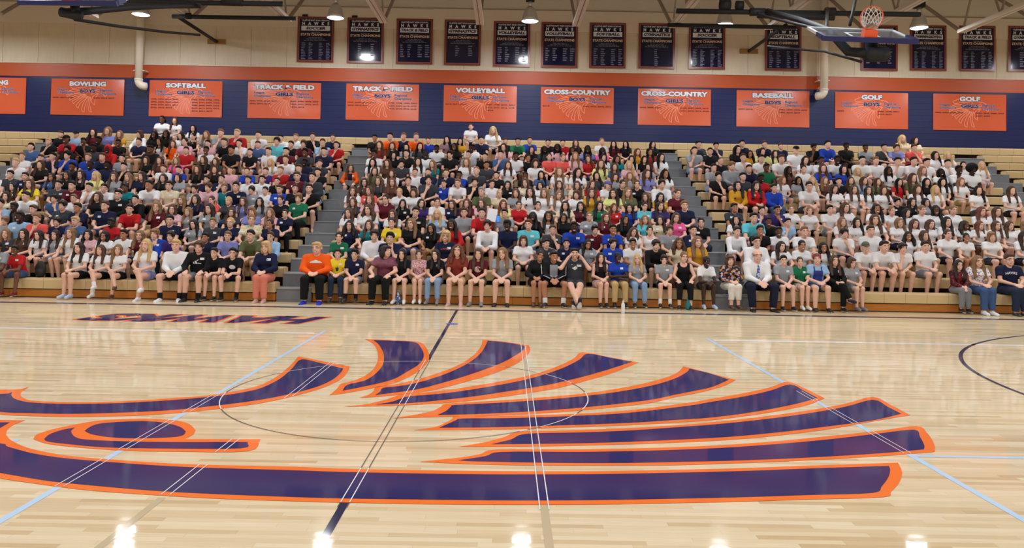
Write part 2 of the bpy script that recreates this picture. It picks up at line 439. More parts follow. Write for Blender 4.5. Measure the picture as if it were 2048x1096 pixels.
LOW = [  # left px, title, side, league years, regional word, regional years
 (-92, 'NG', '', [], 'Regional', []),
 (104, 'BOWLING', 'BOYS', ['2007, 2011, 2009'], 'Regional', ['2013, 2014, 2017']),
 (300, 'SOFTBALL', 'GIRLS', ['1998, 1999, 2001, 2002,', '2003, 2004, 2005, 2006,', '2007, 2009, 2010, 2011,', '2012, 2013, 2014'], 'Regional', ['1996, 1997, 1998, 1999,', '2000, 2001, 2003, 2004,', '2005, 2006, 2007, 2008,', '2009, 2011, 2012, 2013,', '2014, 2016, 2017']),
 (497, 'TRACK & FIELD', 'GIRLS', ['2002, 2003, 2010, 2011,', '2012, 2013, 2014'], 'Regional', ['2005, 2006, 2008, 2009', '2010, 2011, 2012, 2013', '2014, 2016']),
 (693, 'TRACK & FIELD', 'BOYS', ['1997, 2007, 2010, 2013', '2013, 2014, 2016'], 'Regional', ['1997, 1998, 1999, 2001', '2007, 2009, 2010, 2013', '2013, 2014, 2015, 2016']),
 (888, 'VOLLEYBALL', 'GIRLS', ['2010, 2011, 2012'], 'Sub-State', ['1997, 1998, 2000, 2001', '2010, 2011, 2012, 2013', '2014']),
 (1082, 'CROSS-COUNTRY', 'BOYS', ['2015'], 'Regional', ['1996, 2012, 2015, 2016']),
 (1276, 'CROSS-COUNTRY', 'GIRLS', ['2006, 2009, 2011'], 'Regional', ['2003, 2007, 2009, 2010', '2011, 2012, 2013, 2014']),
 (1473, 'BASEBALL', 'BOYS', ['2007, 2014'], 'Regional', ['1996, 1997, 1998, 2003', '2007, 2017, 2019']),
 (1670, 'GOLF', 'BOYS', ['2003'], 'Regional', ['2003, 2008, 2011', '2014, 2017']),
 (1866, 'GOLF', 'GIRLS', ['2002, 2003, 2004, 2005'], 'Regional', ['2001, 2003, 2005, 2006', '2007, 2009']),
]
BW, BH = 2.44, 1.215
BT = [154 - 3, 154, 159, 162, 167, 171, 175.5, 178, 180, 182, 186]   # top edge y of each at its left side
def to_em(p, y): return Vector((BW * (p[0] - 90) / 1780.0, y, -BH * (p[1] - 110) / 900.0))
for i, (lx, title, side, ly, rw, ry) in enumerate(LOW):
    p = on_depth(lx, BT[i], WALL_Y)
    X0, Z0 = p.x, 6.36
    yb = WALL_Y - 0.02
    nm = ('orange vinyl banner reading %s %s beside white feather outline' % (title, side)) if side else 'orange vinyl banner ending in the letters NG on navy wall'
    t = empty('league_banner', (X0, yb, Z0), nm, 'banner', 'orange league banners on the navy wall')
    sheet = MB().box((0, 0, -BH), (BW, 0.015, 0)).build('banner_sheet', M['banner_orange'], t)
    polys = [[(q[0], q[1]) for q in smooth_poly(pl, 3, 0.2)] for pl in EMBLEM]
    v, f = ribbon(polys, 14, lambda q: to_em(q, -0.003))
    MB().add(v, f).build('feather_emblem', M['print_salmon'], sheet)['kind'] = 'stuff'
    def wt(name, s, cx, cz, w, h, m, dy, **kw):
        return wall_text(name, s, X0 + BW * cx, Z0 - BH * cz, w, h, yb - dy, m, sheet, t.location, **kw)
    tw = {'NG': 0.34, 'BOWLING': 1.22, 'SOFTBALL': 1.34, 'TRACK & FIELD': 2.02, 'VOLLEYBALL': 1.66, 'CROSS-COUNTRY': 2.24, 'BASEBALL': 1.38, 'GOLF': 0.7}[title]
    cx = 0.5 if title != 'NG' else 0.685
    wt('title_outline', title, cx, 0.135, tw, 0.165, M['print_navy'], 0.005, off=0.115, base=0.062)
    wt('title', title, cx, 0.135, tw, 0.165, M['print_white'], 0.007, off=0.062)
    if side:
        wt('side_outline', side, 0.5, 0.33, 0.54 if side == 'BOYS' else 0.6, 0.12, M['print_pale'], 0.006, off=0.085, base=0.04)
        wt('side_name', side, 0.5, 0.33, 0.54 if side == 'BOYS' else 0.6, 0.12, M['print_navy'], 0.008, off=0.04)
        wt('league_outline', 'League\nChampions', 0.2, 0.345, 0.56, 0.21, M['print_pale'], 0.005, off=0.06, base=0.012)
        wt('league_words', 'League\nChampions', 0.2, 0.345, 0.56, 0.21, M['print_navy'], 0.007, off=0.012)
    wt('regional_outline', rw + '\nChampions', 0.78, 0.36, 0.56, 0.21, M['print_pale'], 0.005, off=0.06, base=0.012)
    wt('regional_words', rw + '\nChampions', 0.78, 0.36, 0.56, 0.21, M['print_navy'], 0.007, off=0.012)
    for side_x, years in ((0.025, ly), (0.585, ry)):
        for r, s in enumerate(years):
            w = 0.235 * len(s.replace(',', '').split()) + 0.0
            wt('years', s, side_x + w / BW / 2, 0.525 + 0.078 * r, w, 0.055, M['print_maroon'], 0.007, off=0.035, res=1)['kind'] = 'stuff'

UPP = [  # left, top, right, bottom px, sport, name columns, rows
 (597, 34, 669, 126, 'SOCCER', 4, 11), (696, 36, 769, 128, 'GYMNASTICS', 2, 6), (794, 38, 869, 130, 'TRACK & FIELD', 4, 6),
 (890, 40, 963, 133, 'GYMNASTICS', 2, 5), (988, 43, 1061, 135, 'VOLLEYBALL', 4, 7), (1083, 45, 1155, 136, 'VOLLEYBALL', 4, 6),
 (1179, 46, 1253, 138, 'SOFTBALL', 4, 8), (1277, 47, 1351, 138, 'GYMNASTICS', 1, 9), (1377, 48, 1451, 139, 'SOCCER', 4, 12),
 (1529, 51, 1602, 140, 'SOFTBALL', 4, 8), (1721, 51, 1795, 141, '', 3, 6), (1818, 51, 1893, 141, 'SWIMMING&DIVING', 4, 14),
 (1916, 52, 1991, 142, 'TRACK & FIELD', 4, 11), (2014, 53, 2088, 144, 'GYMNASTICS', 2, 7)]
extra = ['with four columns of eleven names beside long bare panels', 'with two short columns of names', 'with four short columns of names', 'with dim two-column name list', 'with four columns beside round lamp glare', 'with four narrow name columns', 'with four tidy name columns', 'with one centred column of names', 'with four columns of twelve names', 'next to white wall pipe', 'half hidden behind the backboard', 'with dense name blocks', 'with dense grey name columns', 'at the end of the banner row']
for i, (l, tp, r, bt, sport, nc, nr) in enumerate(UPP):
    a = on_depth(l, tp, WALL_Y); b = on_depth(r, bt, WALL_Y)
    X0, Z0 = a.x, 8.62 + 0.02 * math.sin(i * 2.1)
    Z0 = a.z
    w, h = 1.22, 1.53
    yb = WALL_Y - 0.075
    t = empty('championship_banner', (X0, yb, Z0), 'navy state champions banner %s %s' % (('titled ' + sport) if sport else '', extra[i]), 'banner', 'navy champion banners on the beige wall')
    t['label'] = ' '.join(t['label'].split())
    MB().box((0, 0, -h), (w, 0.02, 0)).build('banner_border', M['banner_frame'], t)
    MB().box((0.02, -0.004, -h + 0.02), (w - 0.02, 0.002, -0.02)).build('border_line', mat('dark_maroon_border', (84, 34, 38), 0.3), t)
    MB().box((0.035, -0.006, -h + 0.035), (w - 0.035, 0.002, -0.035)).build('border_band', M['banner_frame'], t)
    sheet = MB().box((0.07, -0.010, -h + 0.07), (w - 0.07, 0.002, -0.07)).build('banner_sheet', M['banner_navy'], t)
    if i < 2: MB().box((0.15, -0.01, 0.0), (0.33, 0.02, 0.07)).build('hanging_clip', M['black_steel'], t)
    def wt(name, s, cz, ww, hh, m, cx=0.5, dy=0.013, **kw):
        return wall_text(name, s, X0 + w * cx, Z0 - cz, ww, hh, yb - dy, m, sheet, t.location, **kw)
    wt('school_name', 'OLATHE EAST HIGH SCHOOL', 0.125, 0.92, 0.055, M['print_white'], res=1, off=0.03)
    wt('team_name', 'HAWKS', 0.235, 0.90, 0.11, M['print_white'], off=0.045, space=2.7)
    MB().box((0.13, -0.014, -0.47), (w - 0.13, 0.0, -0.315)).build('sport_plate', M['print_white'], sheet)
    if sport:
        sw = {'SOCCER': 0.66, 'SOFTBALL': 0.8}.get(sport, 0.9)
        wt('sport_name', sport, 0.392, sw, 0.10, M['print_navy'], dy=0.017, off=0.055, shear=0.2)
    wt('champions_words', 'STATE CHAMPIONS', 0.605, 1.0, 0.085, M['print_cream'], off=0.035)
    mb = MB(); rnd = random.Random(i)
    for q, (zz, ww) in enumerate(((0.52, 0.3), (0.70, 0.45), (0.745, 0.62), (0.79, 0.8))):
        x = w / 2 - ww / 2
        while x < w / 2 + ww / 2:
            l2 = rnd.uniform(0.05, 0.13); mb.box((x, -0.013, -zz - 0.022), (min(x + l2, w / 2 + ww / 2), -0.011, -zz)); x += l2 + 0.02
    x0s = {1: [0.46], 2: [0.33, 0.68], 3: [0.15, 0.45, 0.75], 4: [0.14, 0.34, 0.62, 0.82]}[nc]
    pitch = min(0.075, 0.58 / nr)
    for c in x0s:
        for rr in range(nr):
            l2 = rnd.uniform(0.07, 0.15); zz = 0.88 + rr * pitch
            mb.box((c * w - 0.03, -0.013, -zz - pitch * 0.5), (min(c * w - 0.03 + l2, w - 0.08), -0.011, -zz))
    mb.build('name_lines', M['print_dim'], sheet)['kind'] = 'stuff'

# ------------------------------------------------------------------ wall pipes and plates
def pipe(px, ptop, pbot, side, label):
    a = on_depth(px, ptop, WALL_Y - 0.35); b = on_depth(px, pbot, WALL_Y - 0.35)
    t = empty('drain_pipe', (b.x, WALL_Y - 0.35, b.z), label, 'pipe', 'white wall pipes')
    zt = 9.6 - b.z
    MB().tube([(0, 0, 0.1), (0, 0, zt)], 0.125, 18).build('pipe_shaft', M['pipe_white'], t, True)
    pts = [(0, 0, 0.12)] + [(side * (0.16 - 0.16 * math.cos(a_)), 0.03 * a_, 0.1 - 0.16 * math.sin(a_)) for a_ in (0.3, 0.7, 1.1, 1.57)] + [(side * 0.22, 0.1, -0.06)]
    MB().tube(pts, 0.128, 18).build('elbow', M['pipe_white'], t, True)
    MB().tube([(0, 0, 0.11), (0, 0, 0.17)], 0.137, 18).build('joint_collar', M['pipe_white'], t, True)
    MB().box((-0.19, -0.015, 0.44), (0.19, 0.3, 0.465)).build('wall_bracket', M['pipe_white'], t)
pipe(277, 40, 168, 1, 'white vertical wall pipe beside the SOFTBALL banner, elbow turned to the court')
pipe(1648, 40, 188, -1, 'white vertical wall pipe beside the GOLF BOYS banner, partly behind the backboard')

# ------------------------------------------------------------------ basketball goals
def goal(board_near, board_far, label, pipes, plate, rod, mast, with_board=True):
    nl, nr = board_near; fl, fr = board_far
    o = (nl + nr) / 2
    t = empty('basketball_goal', o, label, 'basketball hoop', 'folded basketball goals')
    inv = Matrix.Translation(-o)
    ux = (nr - nl).normalized(); uy = ((fl + fr) / 2 - o); dep = uy.length; uy.normalize(); uz = ux.cross(uy).normalized(); uy = uz.cross(ux)
    wd = (nr - nl).length
    R = Matrix((ux, uy, uz)).transposed()
    def P(x, y, z): return R @ Vector((x, y, z))
    def bx(name, a, b, m):
        mb = MB().box(a, b); mb.v = [tuple(P(*v)) for v in mb.v]; return mb.build(name, m, t)
    hw = wd / 2
    bx('glass_pane', (-hw + .05, 0.06, -0.01), (hw - .05, dep - 0.05, 0.0), M['glass'])
    for nm, a, b in (('frame_bar', (-hw, dep - 0.05, -0.04), (hw, dep, 0.015)), ('frame_bar', (-hw, 0.0, -0.04), (-hw + .05, dep, 0.015)), ('frame_bar', (hw - .05, 0.0, -0.04), (hw, dep, 0.015))):
        bx(nm, a, b, M['white_frame'])
    bx('edge_pad', (-hw - 0.03, -0.05, -0.07), (hw + 0.03, 0.05, 0.03), M['pad'])
    bx('edge_pad', (-hw - 0.03, 0.0, -0.06), (-hw + 0.06, 0.38, 0.035), M['pad'])
    bx('edge_pad', (hw - 0.06, 0.0, -0.06), (hw + 0.03, 0.38, 0.035), M['pad'])
    # target square
    for a, b in (((-.305, .16, .0), (-.255, .62, .004)), ((.255, .16, .0), (.305, .62, .004)), ((-.305, .57, .0), (.305, .62, .004)), ((-.305, .16, .0), (.305, .2, .004))):
        bx('target_line', a, b, M['white_frame'])
    bx('rim_bracket', (-.13, .0, 0.0), (.13, .17, .16), M['orange_rim'])
    # rim: ring stands up from the board
    rc = Vector((0.0, 0.14, 0.16 + 0.235))
    mb = MB().tube([P(rc.x + 0.228 * math.cos(a), rc.y, rc.z + 0.228 * math.sin(a)) for a in np.linspace(0, 2 * math.pi, 33)[:-1]], 0.010, 8, closed=True)
    rim_o = mb.build('rim', M['orange_rim'], t, True)
    mb = MB()
    NS = 12
    def netp(k, lv):
        a = 2 * math.pi * k / NS; fr_ = lv / 5.0
        r = 0.228 * (1 - 0.45 * fr_)
        w = P(rc.x + r * math.cos(a), rc.y, rc.z + r * math.sin(a))
        return w + Vector((0.16 * fr_, 0.36 * fr_, -0.10 * fr_ * (1 + 0.5 * math.sin(a))))
    for k in range(NS):
        for d in (1, -1):
            mb.tube([netp(k + d * 0.5 * lv, lv) for lv in range(6)], 0.009, 5)
    mb.build('net', M['net'], rim_o)
    # steelwork
    for nm, pts, rad in mast + pipes + rod:
        MB().tube([Vector(p) - o for p in pts], rad, 10).build(nm, M['black_steel'], t, True)
    if plate is not None:
        MB().box(tuple(plate + Vector((-0.3, -0.05, -0.08)) - o), tuple(plate + Vector((0.3, 0.0, 0.08)) - o)).build('wall_plate', M['ply'], t)
    return t
g = bpy.data.materials.new('backboard_glass'); g.use_nodes = True
gb = g.node_tree.nodes['Principled BSDF']; gb.inputs['Transmission Weight'].default_value = 0.9; gb.inputs['Roughness'].default_value = 0.05
gb.inputs['Base Color'].default_value = rgb((168, 190, 214)); gb.inputs['IOR'].default_value = 1.2
M['glass'] = g
D = on_depth
def mkgoal(dx, label, dz=0.0):
    """dx: horizontal pixel offset of the far goal's twin"""
    def Q(px, py, Y):
        v = D(px, py, Y); v.x += dx; v.z += dz; return v
    near = (Q(1648, 74, 15.8), Q(1833, 81, 15.8)); far = (Q(1628, 56, 16.75), Q(1790, 60, 16.75))
    plate = D(1497, 103, WALL_Y); plate.x += dx; plate.y = WALL_Y - 0.01
    ob = (near[0] + near[1]) / 2
    hub = ob + Vector((0.12, 0.18, -0.26)); 
    mast = [('mast', [Q(1535, 22, 19.5), Q(1600, 40, 18.2), Q(1655, 60, 17.0), hub + Vector((-0.35, 0.3, 0.1)), hub], [0.07, 0.07, 0.08, 0.10, 0.11]),
            ('mast_hub', [hub + Vector((-0.12, 0, -0.02)), hub + Vector((0.32, 0.05, 0.0))], 0.15),
            ('mast_hub', [hub + Vector((0.05, 0.1, -0.05)), hub + Vector((0.1, 0.25, 0.3))], 0.13)]
    mast += [('brace_tube', [Q(1518, 30, 19.5), Q(1652, 62, 16.9)], 0.035), ('brace_tube', [Q(1655, 17, 19.5), Q(1652, 62, 16.9)], 0.04)]
    pipes = [('support_pipe', [Q(1353, 22, 20.0), Q(1840, 29, 20.0)], 0.065), ('support_pipe', [Q(1335, 50, 22.8), Q(1592, 55, 22.8)], 0.06),
             ('support_pipe', [Q(1515, 30, 19.6), Q(1668, 35, 19.6)], 0.08),
             ('wall_strut', [Q(1572, 50, 22.8), plate + Vector((0, -0.03, 0))], 0.055),
             ('pipe_clamp', [Q(1500, 24, 19.9), Q(1530, 24, 19.9)], 0.1), ('pipe_clamp', [Q(1650, 23, 19.9), Q(1670, 23, 19.9)], 0.1),
             ('winch', [Q(1440, 10, 20.0), Q(1460, 10, 20.0)], 0.14), ('winch', [Q(1472, 11, 20.0), Q(1486, 11, 20.0)], 0.12)]
    rod = [('fold_rod', [Q(1536, 92, 20.5), Q(1590, 98, 19.2), Q(1650, 103, 17.8), hub + Vector((-0.2, 0.05, -0.16))], 0.028),
           ('hoist_strap', [Q(1713, -10, 17.5), Q(1700, 50, 16.6)], 0.035)]
    t = goal(near, far, label, pipes, plate, rod, mast)
    return t
mkgoal(0.0, 'folded-up basketball backboard with orange rim and white net, net raised toward ceiling')
# the twin to the left hangs nearer the court: its board is mirrored and cut by the top of the picture
def mkgoal_left():
    near = (D(40, 2, 15.6), D(232, 5, 15.6)); far = (D(75, -16, 16.55), D(240, -13, 16.55))
    ob = (near[0] + near[1]) / 2
    hub = D(135, 25, 15.9)
    plate = D(434, 84, WALL_Y); plate.y = WALL_Y - 0.01
    mast = [('mast', [hub, D(180, 22, 16.4), D(260, 15, 17.6), D(395, 10, 19.5)], [0.09, 0.08, 0.07, 0.05]),
            ('mast_hub', [D(122, 24, 15.9), D(162, 32, 15.9)], 0.10), ('mast_hub', [D(150, 10, 15.9), D(150, 30, 15.9)], 0.09)]
    pipes = [('support_pipe', [D(230, 3, 20.0), D(565, 8, 20.0)], 0.065), ('support_pipe', [D(345, 33, 22.8), D(592, 37, 22.8)], 0.06),
             ('support_pipe', [D(250, 12, 19.6), D(400, 11, 19.6)], 0.07),
             ('wall_strut', [D(355, 33, 22.8), plate + Vector((0, -0.03, 0))], 0.055),
             ('pipe_clamp', [D(372, 32, 22.7), D(382, 32, 22.7)], 0.09), ('pipe_clamp', [D(385, 9, 19.5), D(400, 9, 19.5)], 0.08),
             ('winch', [D(445, 2, 20.0), D(485, 3, 20.0)], 0.12)]
    rod = [('fold_rod', [D(150, 39, 15.9), D(240, 53, 18.0), D(330, 64, 20.2), D(399, 70, 22.5)], 0.035)]
    goal(near, far, 'folded-up basketball backboard with navy pad above the left bleachers, rod to wall strut', pipes, plate, rod, mast)
mkgoal_left()

# ------------------------------------------------------------------ bleachers
D1, DP, DR, SEATZ = 17.0, 0.61, 0.29, 0.41
NROW = 15
def row_y(i): return D1 + (i - 1) * DP
def row_z(i): return SEATZ + (i - 1) * DR
SECT = [(-20.5, -14.9, 'left end bleacher section, empty tan benches beside the stair aisle'),
        (-14.0, -4.95, 'tan bleacher section full of students below the SOFTBALL banner'),
        (-4.15, 4.45, 'tan bleacher section full of students below the VOLLEYBALL banner'),
        (5.35, 14.1, 'tan bleacher section full of students in white T-shirts'),
        (15.0, 20.5, 'nearly empty tan bleacher section with stepped bench ends')]
MODW = 0.457
def module(w):
    prof = [(0.0, -0.215), (-0.012, -0.03), (-0.004, -0.006), (0.014, 0.0), (0.26, 0.004), (0.275, -0.012), (0.275, -0.05), (0.03, -0.06), (0.022, -0.215)]
    n = len(prof); g = 0.003
    vs = [(x, p[0], p[1]) for x in (g, w - g) for p in prof]
    fs = [tuple(range(n))[::-1], tuple(range(n, 2 * n))]
    for k in range(n): fs.append((k, (k + 1) % n, n + (k + 1) % n, n + k))
    return vs, [tuple(reversed(f)) for f in fs]
def bench(x0, x1):
    n = max(1, round((x1 - x0) / MODW)); w = (x1 - x0) / n
    return n, w
mod_cache = {}
for (x0, x1, lab) in SECT:
    t = empty('bleacher_section', ((x0 + x1) / 2, D1, 0), lab, 'bleachers', 'folding bleacher sections')
    cx = (x0 + x1) / 2
    n, w = bench(x0, x1)
    key = round(w, 4)
    v, f = module(w)
    if key not in mod_cache:
        mod_cache[key] = MB().add(v, f).mesh('seat_module', M['tan_seat'])
    full = MB()
    for k in range(n): full.add([(p[0] + x0 + k * w - cx, p[1], p[2]) for p in v], f)
    fullme = full.mesh('seat_bench', M['tan_seat'])
    deckme = MB().box((x0 - cx, -0.345, -0.035), (x1 - cx, 0.06, 0.0)).mesh('foot_deck', M['deck_wood'])
    capme = MB().box((0, 0.0, -0.2), (0.02, 0.27, -0.01)).mesh('end_cap', M['tan_seat'])
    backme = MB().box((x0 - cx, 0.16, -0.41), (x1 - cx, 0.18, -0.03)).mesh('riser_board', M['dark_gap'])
    single = lab.startswith('nearly') or lab.startswith('left')
    for i in range(1, NROW + 1):
        yy, zz = row_y(i) - D1, row_z(i)
        if i in (1, 15) or single:
            for k in range(n):
                o = link('seat_module', mod_cache[key], t); o.location = (x0 + k * w - cx, yy, zz)
        else:
            o = link('seat_bench', fullme, t); o.location = (0, yy, zz)
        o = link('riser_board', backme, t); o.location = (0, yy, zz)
        if i > 1:
            o = link('foot_deck', deckme, t); o.location = (0, yy, zz - SEATZ)
        for xe in (x0 - cx - 0.021, x1 - cx + 0.001):
            o = link('end_cap', capme, t); o.location = (xe, yy, zz)
    MB().box((x0 - cx, row_y(15) - D1 + 0.27, row_z(15) - 0.25), (x1 - cx, WALL_Y - D1 - 0.03, row_z(15) - 0.02)).build('top_deck', M['deck_wood'], t)
    # amber kick board below the first bench
    for a, b in ((x0 - cx, 0.0), (0.0, x1 - cx)):
        MB().box((a + 0.004, 0.035, 0.02), (b - 0.004, 0.06, 0.175)).build('kick_board', M['kick_wood'], t)
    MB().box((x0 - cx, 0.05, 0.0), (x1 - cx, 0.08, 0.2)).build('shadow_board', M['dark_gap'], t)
AIS = [(-14.9, -14.0, 'grey stair aisle between the empty left benches and the seated students'),
       (-4.95, -4.15, 'grey stair aisle beside the person in the orange hoodie'),
       (4.45, 5.35, 'grey stair aisle beside the person in the dark floral blouse'),
       (14.1, 15.0, 'grey stair aisle beside the nearly empty benches')]
for x0, x1, lab in AIS:
    cx = (x0 + x1) / 2; w = (x1 - x0) / 2
    t = empty('aisle_stairs', (cx, D1, 0), lab, 'stairs', 'grey bleacher aisles')
    MB().box((-w + .01, 0.035, 0.02), (w - .01, 0.06, 0.175)).build('kick_board', M['kick_wood'], t)
    sm = MB().box((-w + 0.03, 0, -DR + 0.0), (w - 0.03, 0.66, -0.02)).mesh('riser', M['step_grey'])
    tm = MB().box((-w + 0.03, -0.012, -0.02), (w - 0.03, 0.66, 0.0)).mesh('tread', M['step_light'])
    for i in range(1, NROW):
        y0 = 0.0 if i == 1 else 0.45 + (i - 2) * DP
        o = link('riser', sm, t); o.location = (0, y0, DR * i)
        if i == 1:
            o.location = (0, 0.01, DR); 
        o = link('tread', tm, t); o.location = (0, y0, DR * i)
    MB().box((-w + .005, 0.45 + 12 * DP + 0.6, DR * 14 - 0.05), (w - .005, row_y(15) - D1 + 0.02, DR * 14)).build('landing', M['step_light'], t)
    # the top bench closes the aisle
    n, ww = bench(x0, x1); v, f = module(ww)
    for k in range(n):
        MB().add([(p[0] + x0 - cx + k * ww, p[1] + row_y(15) - D1, p[2] + row_z(15)) for p in v], f).build('top_bench', M['tan_seat'], t)
    MB().box((-w + .005, row_y(15) - D1 + 0.2, row_z(15) - 0.45), (w - .005, row_y(15) - D1 + 0.24, row_z(15) - 0.06)).build('top_riser', M['dark_gap'], t)

# ------------------------------------------------------------------ floor paint
def fpoly(name, polys, m, z):
    pts3 = []
    for pl in polys:
        pts3.append([(lambda v: (v.x, v.y, z))(on_floor(p[0], p[1])) for p in pl])
    return link(name, poly_mesh(name, pts3, m), floor)
def cv(lst, panel):
    ox, oy = panel
    return [(ox + a / 2.926, oy + b / 2.926) for a, b in lst]
A_, B_, C_ = (0, 590), (680, 590), (1348, 590)
D_, E_, F_ = (0, 830), (680, 830), (1348, 830)
feath = []
# upper crescent
feath.append(([(729.6,678.2),(780,680.5),(837,684),(852.6,696),(858,710),(856,723),(844,737),(823.5,751),(796,764),(772,771),(728,780),(690,787),(658,791),(668,783),(676,775),(681,768),(694,765),(714,759),(731,751),(745,740),(753.5,727),(756,713),(753.5,699),(745,687)],
              [(746.6,680.6),(790,682),(830,685),(842,696),(847.5,709.6),(844,721.6),(834,732),(817,742),(793,756),(770,764),(730,773),(685,782),(695,770),(731,761),(753.5,745.5),(765.4,730),(768,716.5),(765.4,703),(757,689)]))
feath.append((cv([(835,262),(970,275),(1105,295),(1113,325),(1090,360),(1020,410),(900,460),(750,505),(600,545),(440,575),(200,598),(115,602),(165,585),(195,565),(212,540),(300,527),(380,512),(470,490),(560,462),(650,430),(730,390),(790,345),(825,300)], B_),
              cv([(865,268),(980,280),(1083,298),(1070,325),(1030,352),(960,392),(860,432),(750,470),(600,515),(440,555),(205,587),(235,567),(252,545),(340,535),(430,520),(540,490),(650,450),(750,400),(820,345),(850,300)], B_)))
feath.append((cv([(1420,335),(1580,365),(1750,395),(1600,455),(1450,500),(1280,545),(1100,575),(900,604),(700,626),(500,640),(300,649),(20,655),(150,640),(260,615),(320,595),(360,585),(600,560),(800,530),(1000,495),(1150,460),(1280,415),(1370,370)], B_),
              cv([(1450,345),(1590,370),(1710,392),(1560,440),(1400,485),(1200,530),(1000,562),(800,592),(600,616),(400,634),(205,643),(300,627),(350,610),(400,595),(600,578),(800,550),(1000,515),(1150,480),(1300,430),(1400,380)], B_)))
feath.append((cv([(2010,418)], B_) + cv([(200,455),(362,498),(300,530),(200,560),(100,582),(0,600)], C_) + cv([(1800,635),(1500,668),(1200,692),(900,707),(600,714),(310,722),(450,700),(540,680),(590,655),(630,637),(900,620),(1100,606),(1300,590),(1500,568),(1700,535),(1850,500),(1930,475),(1980,450)], B_),
              cv([(570,704),(620,680),(650,655),(675,645),(900,634),(1200,614),(1500,585),(1700,556),(1850,525),(1960,490),(2030,452)], B_) + cv([(90,432),(210,460),(322,497),(220,540),(100,566),(0,586)], C_) + cv([(1800,617),(1500,652),(1200,677),(900,694),(700,701)], B_)))
feath.append((cv([(665,508),(770,550),(882,605),(780,645),(600,682),(400,712),(200,735),(0,748)], C_) + cv([(1700,60),(1300,75),(900,86),(430,90),(560,70),(620,45),(660,22),(690,10)], E_) + cv([(1000,708),(1400,695),(1700,675)], B_) + cv([(94,630),(200,612),(400,577),(560,542)], C_),
              cv([(580,76),(640,50),(680,32),(720,22)], E_) + cv([(1000,722),(1400,708),(1700,690)], B_) + cv([(94,648),(200,630),(400,597),(560,562),(680,525),(760,562),(840,603),(740,632),(600,662),(400,696),(200,720),(0,733)], C_) + cv([(1700,47),(1300,62),(900,73)], E_)))
feath.append((cv([(1162,597),(1270,645),(1385,705)], C_) + cv([(1300,15),(1100,50),(900,85),(600,122),(300,148),(0,163)], F_) + cv([(1700,172),(1400,180),(1000,187),(695,187),(850,160),(960,130),(1055,97),(1300,92),(1700,77)], E_) + cv([(94,757),(200,747),(400,727),(600,702),(800,674),(1000,638)], C_),
              cv([(885,173),(1000,145),(1090,112),(1400,104),(1700,92)], E_) + cv([(94,770),(200,762),(400,743),(600,720),(800,692),(1000,656),(1165,615),(1250,655),(1330,697)], C_) + cv([(1160,33),(900,68),(600,104),(300,131),(0,147)], F_) + cv([(1700,158),(1400,167),(1000,172)], E_)))
feath.append((cv([(1420,66),(1480,105),(1515,155),(1527,190),(1525,217),(1200,242),(800,265),(400,282),(0,295)], F_) + cv([(1600,297),(1200,297),(800,290),(465,275),(700,250),(820,230),(920,203),(1400,202),(1700,197)], E_) + cv([(0,190),(300,176),(600,154),(900,125),(1200,93)], F_),
              cv([(690,267),(850,243),(950,218),(1400,218),(1700,213)], E_) + cv([(0,206),(300,193),(600,172),(900,145),(1200,110),(1405,88),(1440,130),(1465,180),(1462,203),(1200,226),(800,250),(400,267),(0,277)], F_) + cv([(1600,283),(1200,281),(800,273)], E_)))
feath.append(([(-420,800),(-300,820),(-150,836)] + cv([(0,30),(150,32),(80,58),(42,90),(35,118),(70,152),(180,198),(400,240),(700,265),(1000,285),(1300,295),(1700,303)], D_) + cv([(0,315),(500,325),(1000,330),(1500,330)], E_) + cv([(0,322),(400,312),(800,297),(1310,280),(1330,320),(1333,355),(1315,400),(1270,450),(1222,482),(800,495),(400,508),(0,517)], F_) + cv([(1500,525),(1000,527),(500,523),(0,513)], E_) + cv([(1700,505),(1300,492),(900,470),(500,440),(200,402),(0,372)], D_) + [(-100,940),(-220,905),(-330,862)],
              [(-250,870),(-120,880)] + cv([(0,168),(45,187),(200,228),(400,257),(700,282),(1000,302),(1300,314),(1700,325)], D_) + cv([(0,335),(500,345),(1000,350),(1500,348)], E_) + cv([(0,340),(400,330),(800,315),(1258,300),(1265,325),(1255,365),(1215,420),(1162,458),(800,470),(400,483),(0,492)], F_) + cv([(1500,500),(1000,502),(500,497),(0,490)], E_) + cv([(1600,478),(1200,462),(900,445),(600,420),(300,390),(100,358),(0,340)], D_) + [(-80,930),(-170,905)]))
feath.append(([(-300,770)] + cv([(0,555),(170,540),(130,565),(118,585),(140,605),(200,620),(400,628),(600,627),(800,618),(1000,605),(1200,590),(1350,568),(1500,535),(1600,490),(1680,430),(1720,390),(1745,360),(1900,390),(2045,418),(2040,440),(2000,490),(1900,540),(1750,585),(1550,630),(1300,665),(1000,695),(700,710),(400,715),(150,708),(0,700)], A_) + [(-160,812),(-300,790)],
              [(-270,780),(-120,783)] + cv([(0,580),(72,570),(65,585),(80,605),(120,620),(200,632),(400,639),(700,634),(1000,617),(1250,595),(1400,575),(1530,545),(1640,490),(1710,430),(1765,378),(1890,403),(2008,432),(1990,460),(1940,500),(1850,540),(1700,580),(1500,618),(1250,650),(1000,675),(700,690),(400,697),(150,692),(0,685)], A_) + [(-150,806)]))
for k, (o_, i_) in enumerate(feath):
    fo = fpoly('logo_feather', [[tuple(p) for p in smooth_poly(o_, 4)]], M['paint_orange'], 0.002)
    q = fpoly('feather_fill', [[tuple(p) for p in smooth_poly(i_, 4)]], M['paint_navy'], 0.0032); q.parent = fo
eye_o = cv([(195,142),(215,115),(300,87),(400,65),(500,45),(620,30),(830,22),(1000,30),(1100,50),(1145,90),(1130,115),(1080,142),(1525,143),(1450,213),(1000,215),(700,208),(450,190),(280,170)], D_)
eo = fpoly('logo_eye', [[tuple(p) for p in smooth_poly(eye_o, 4)]], M['paint_orange'], 0.002)
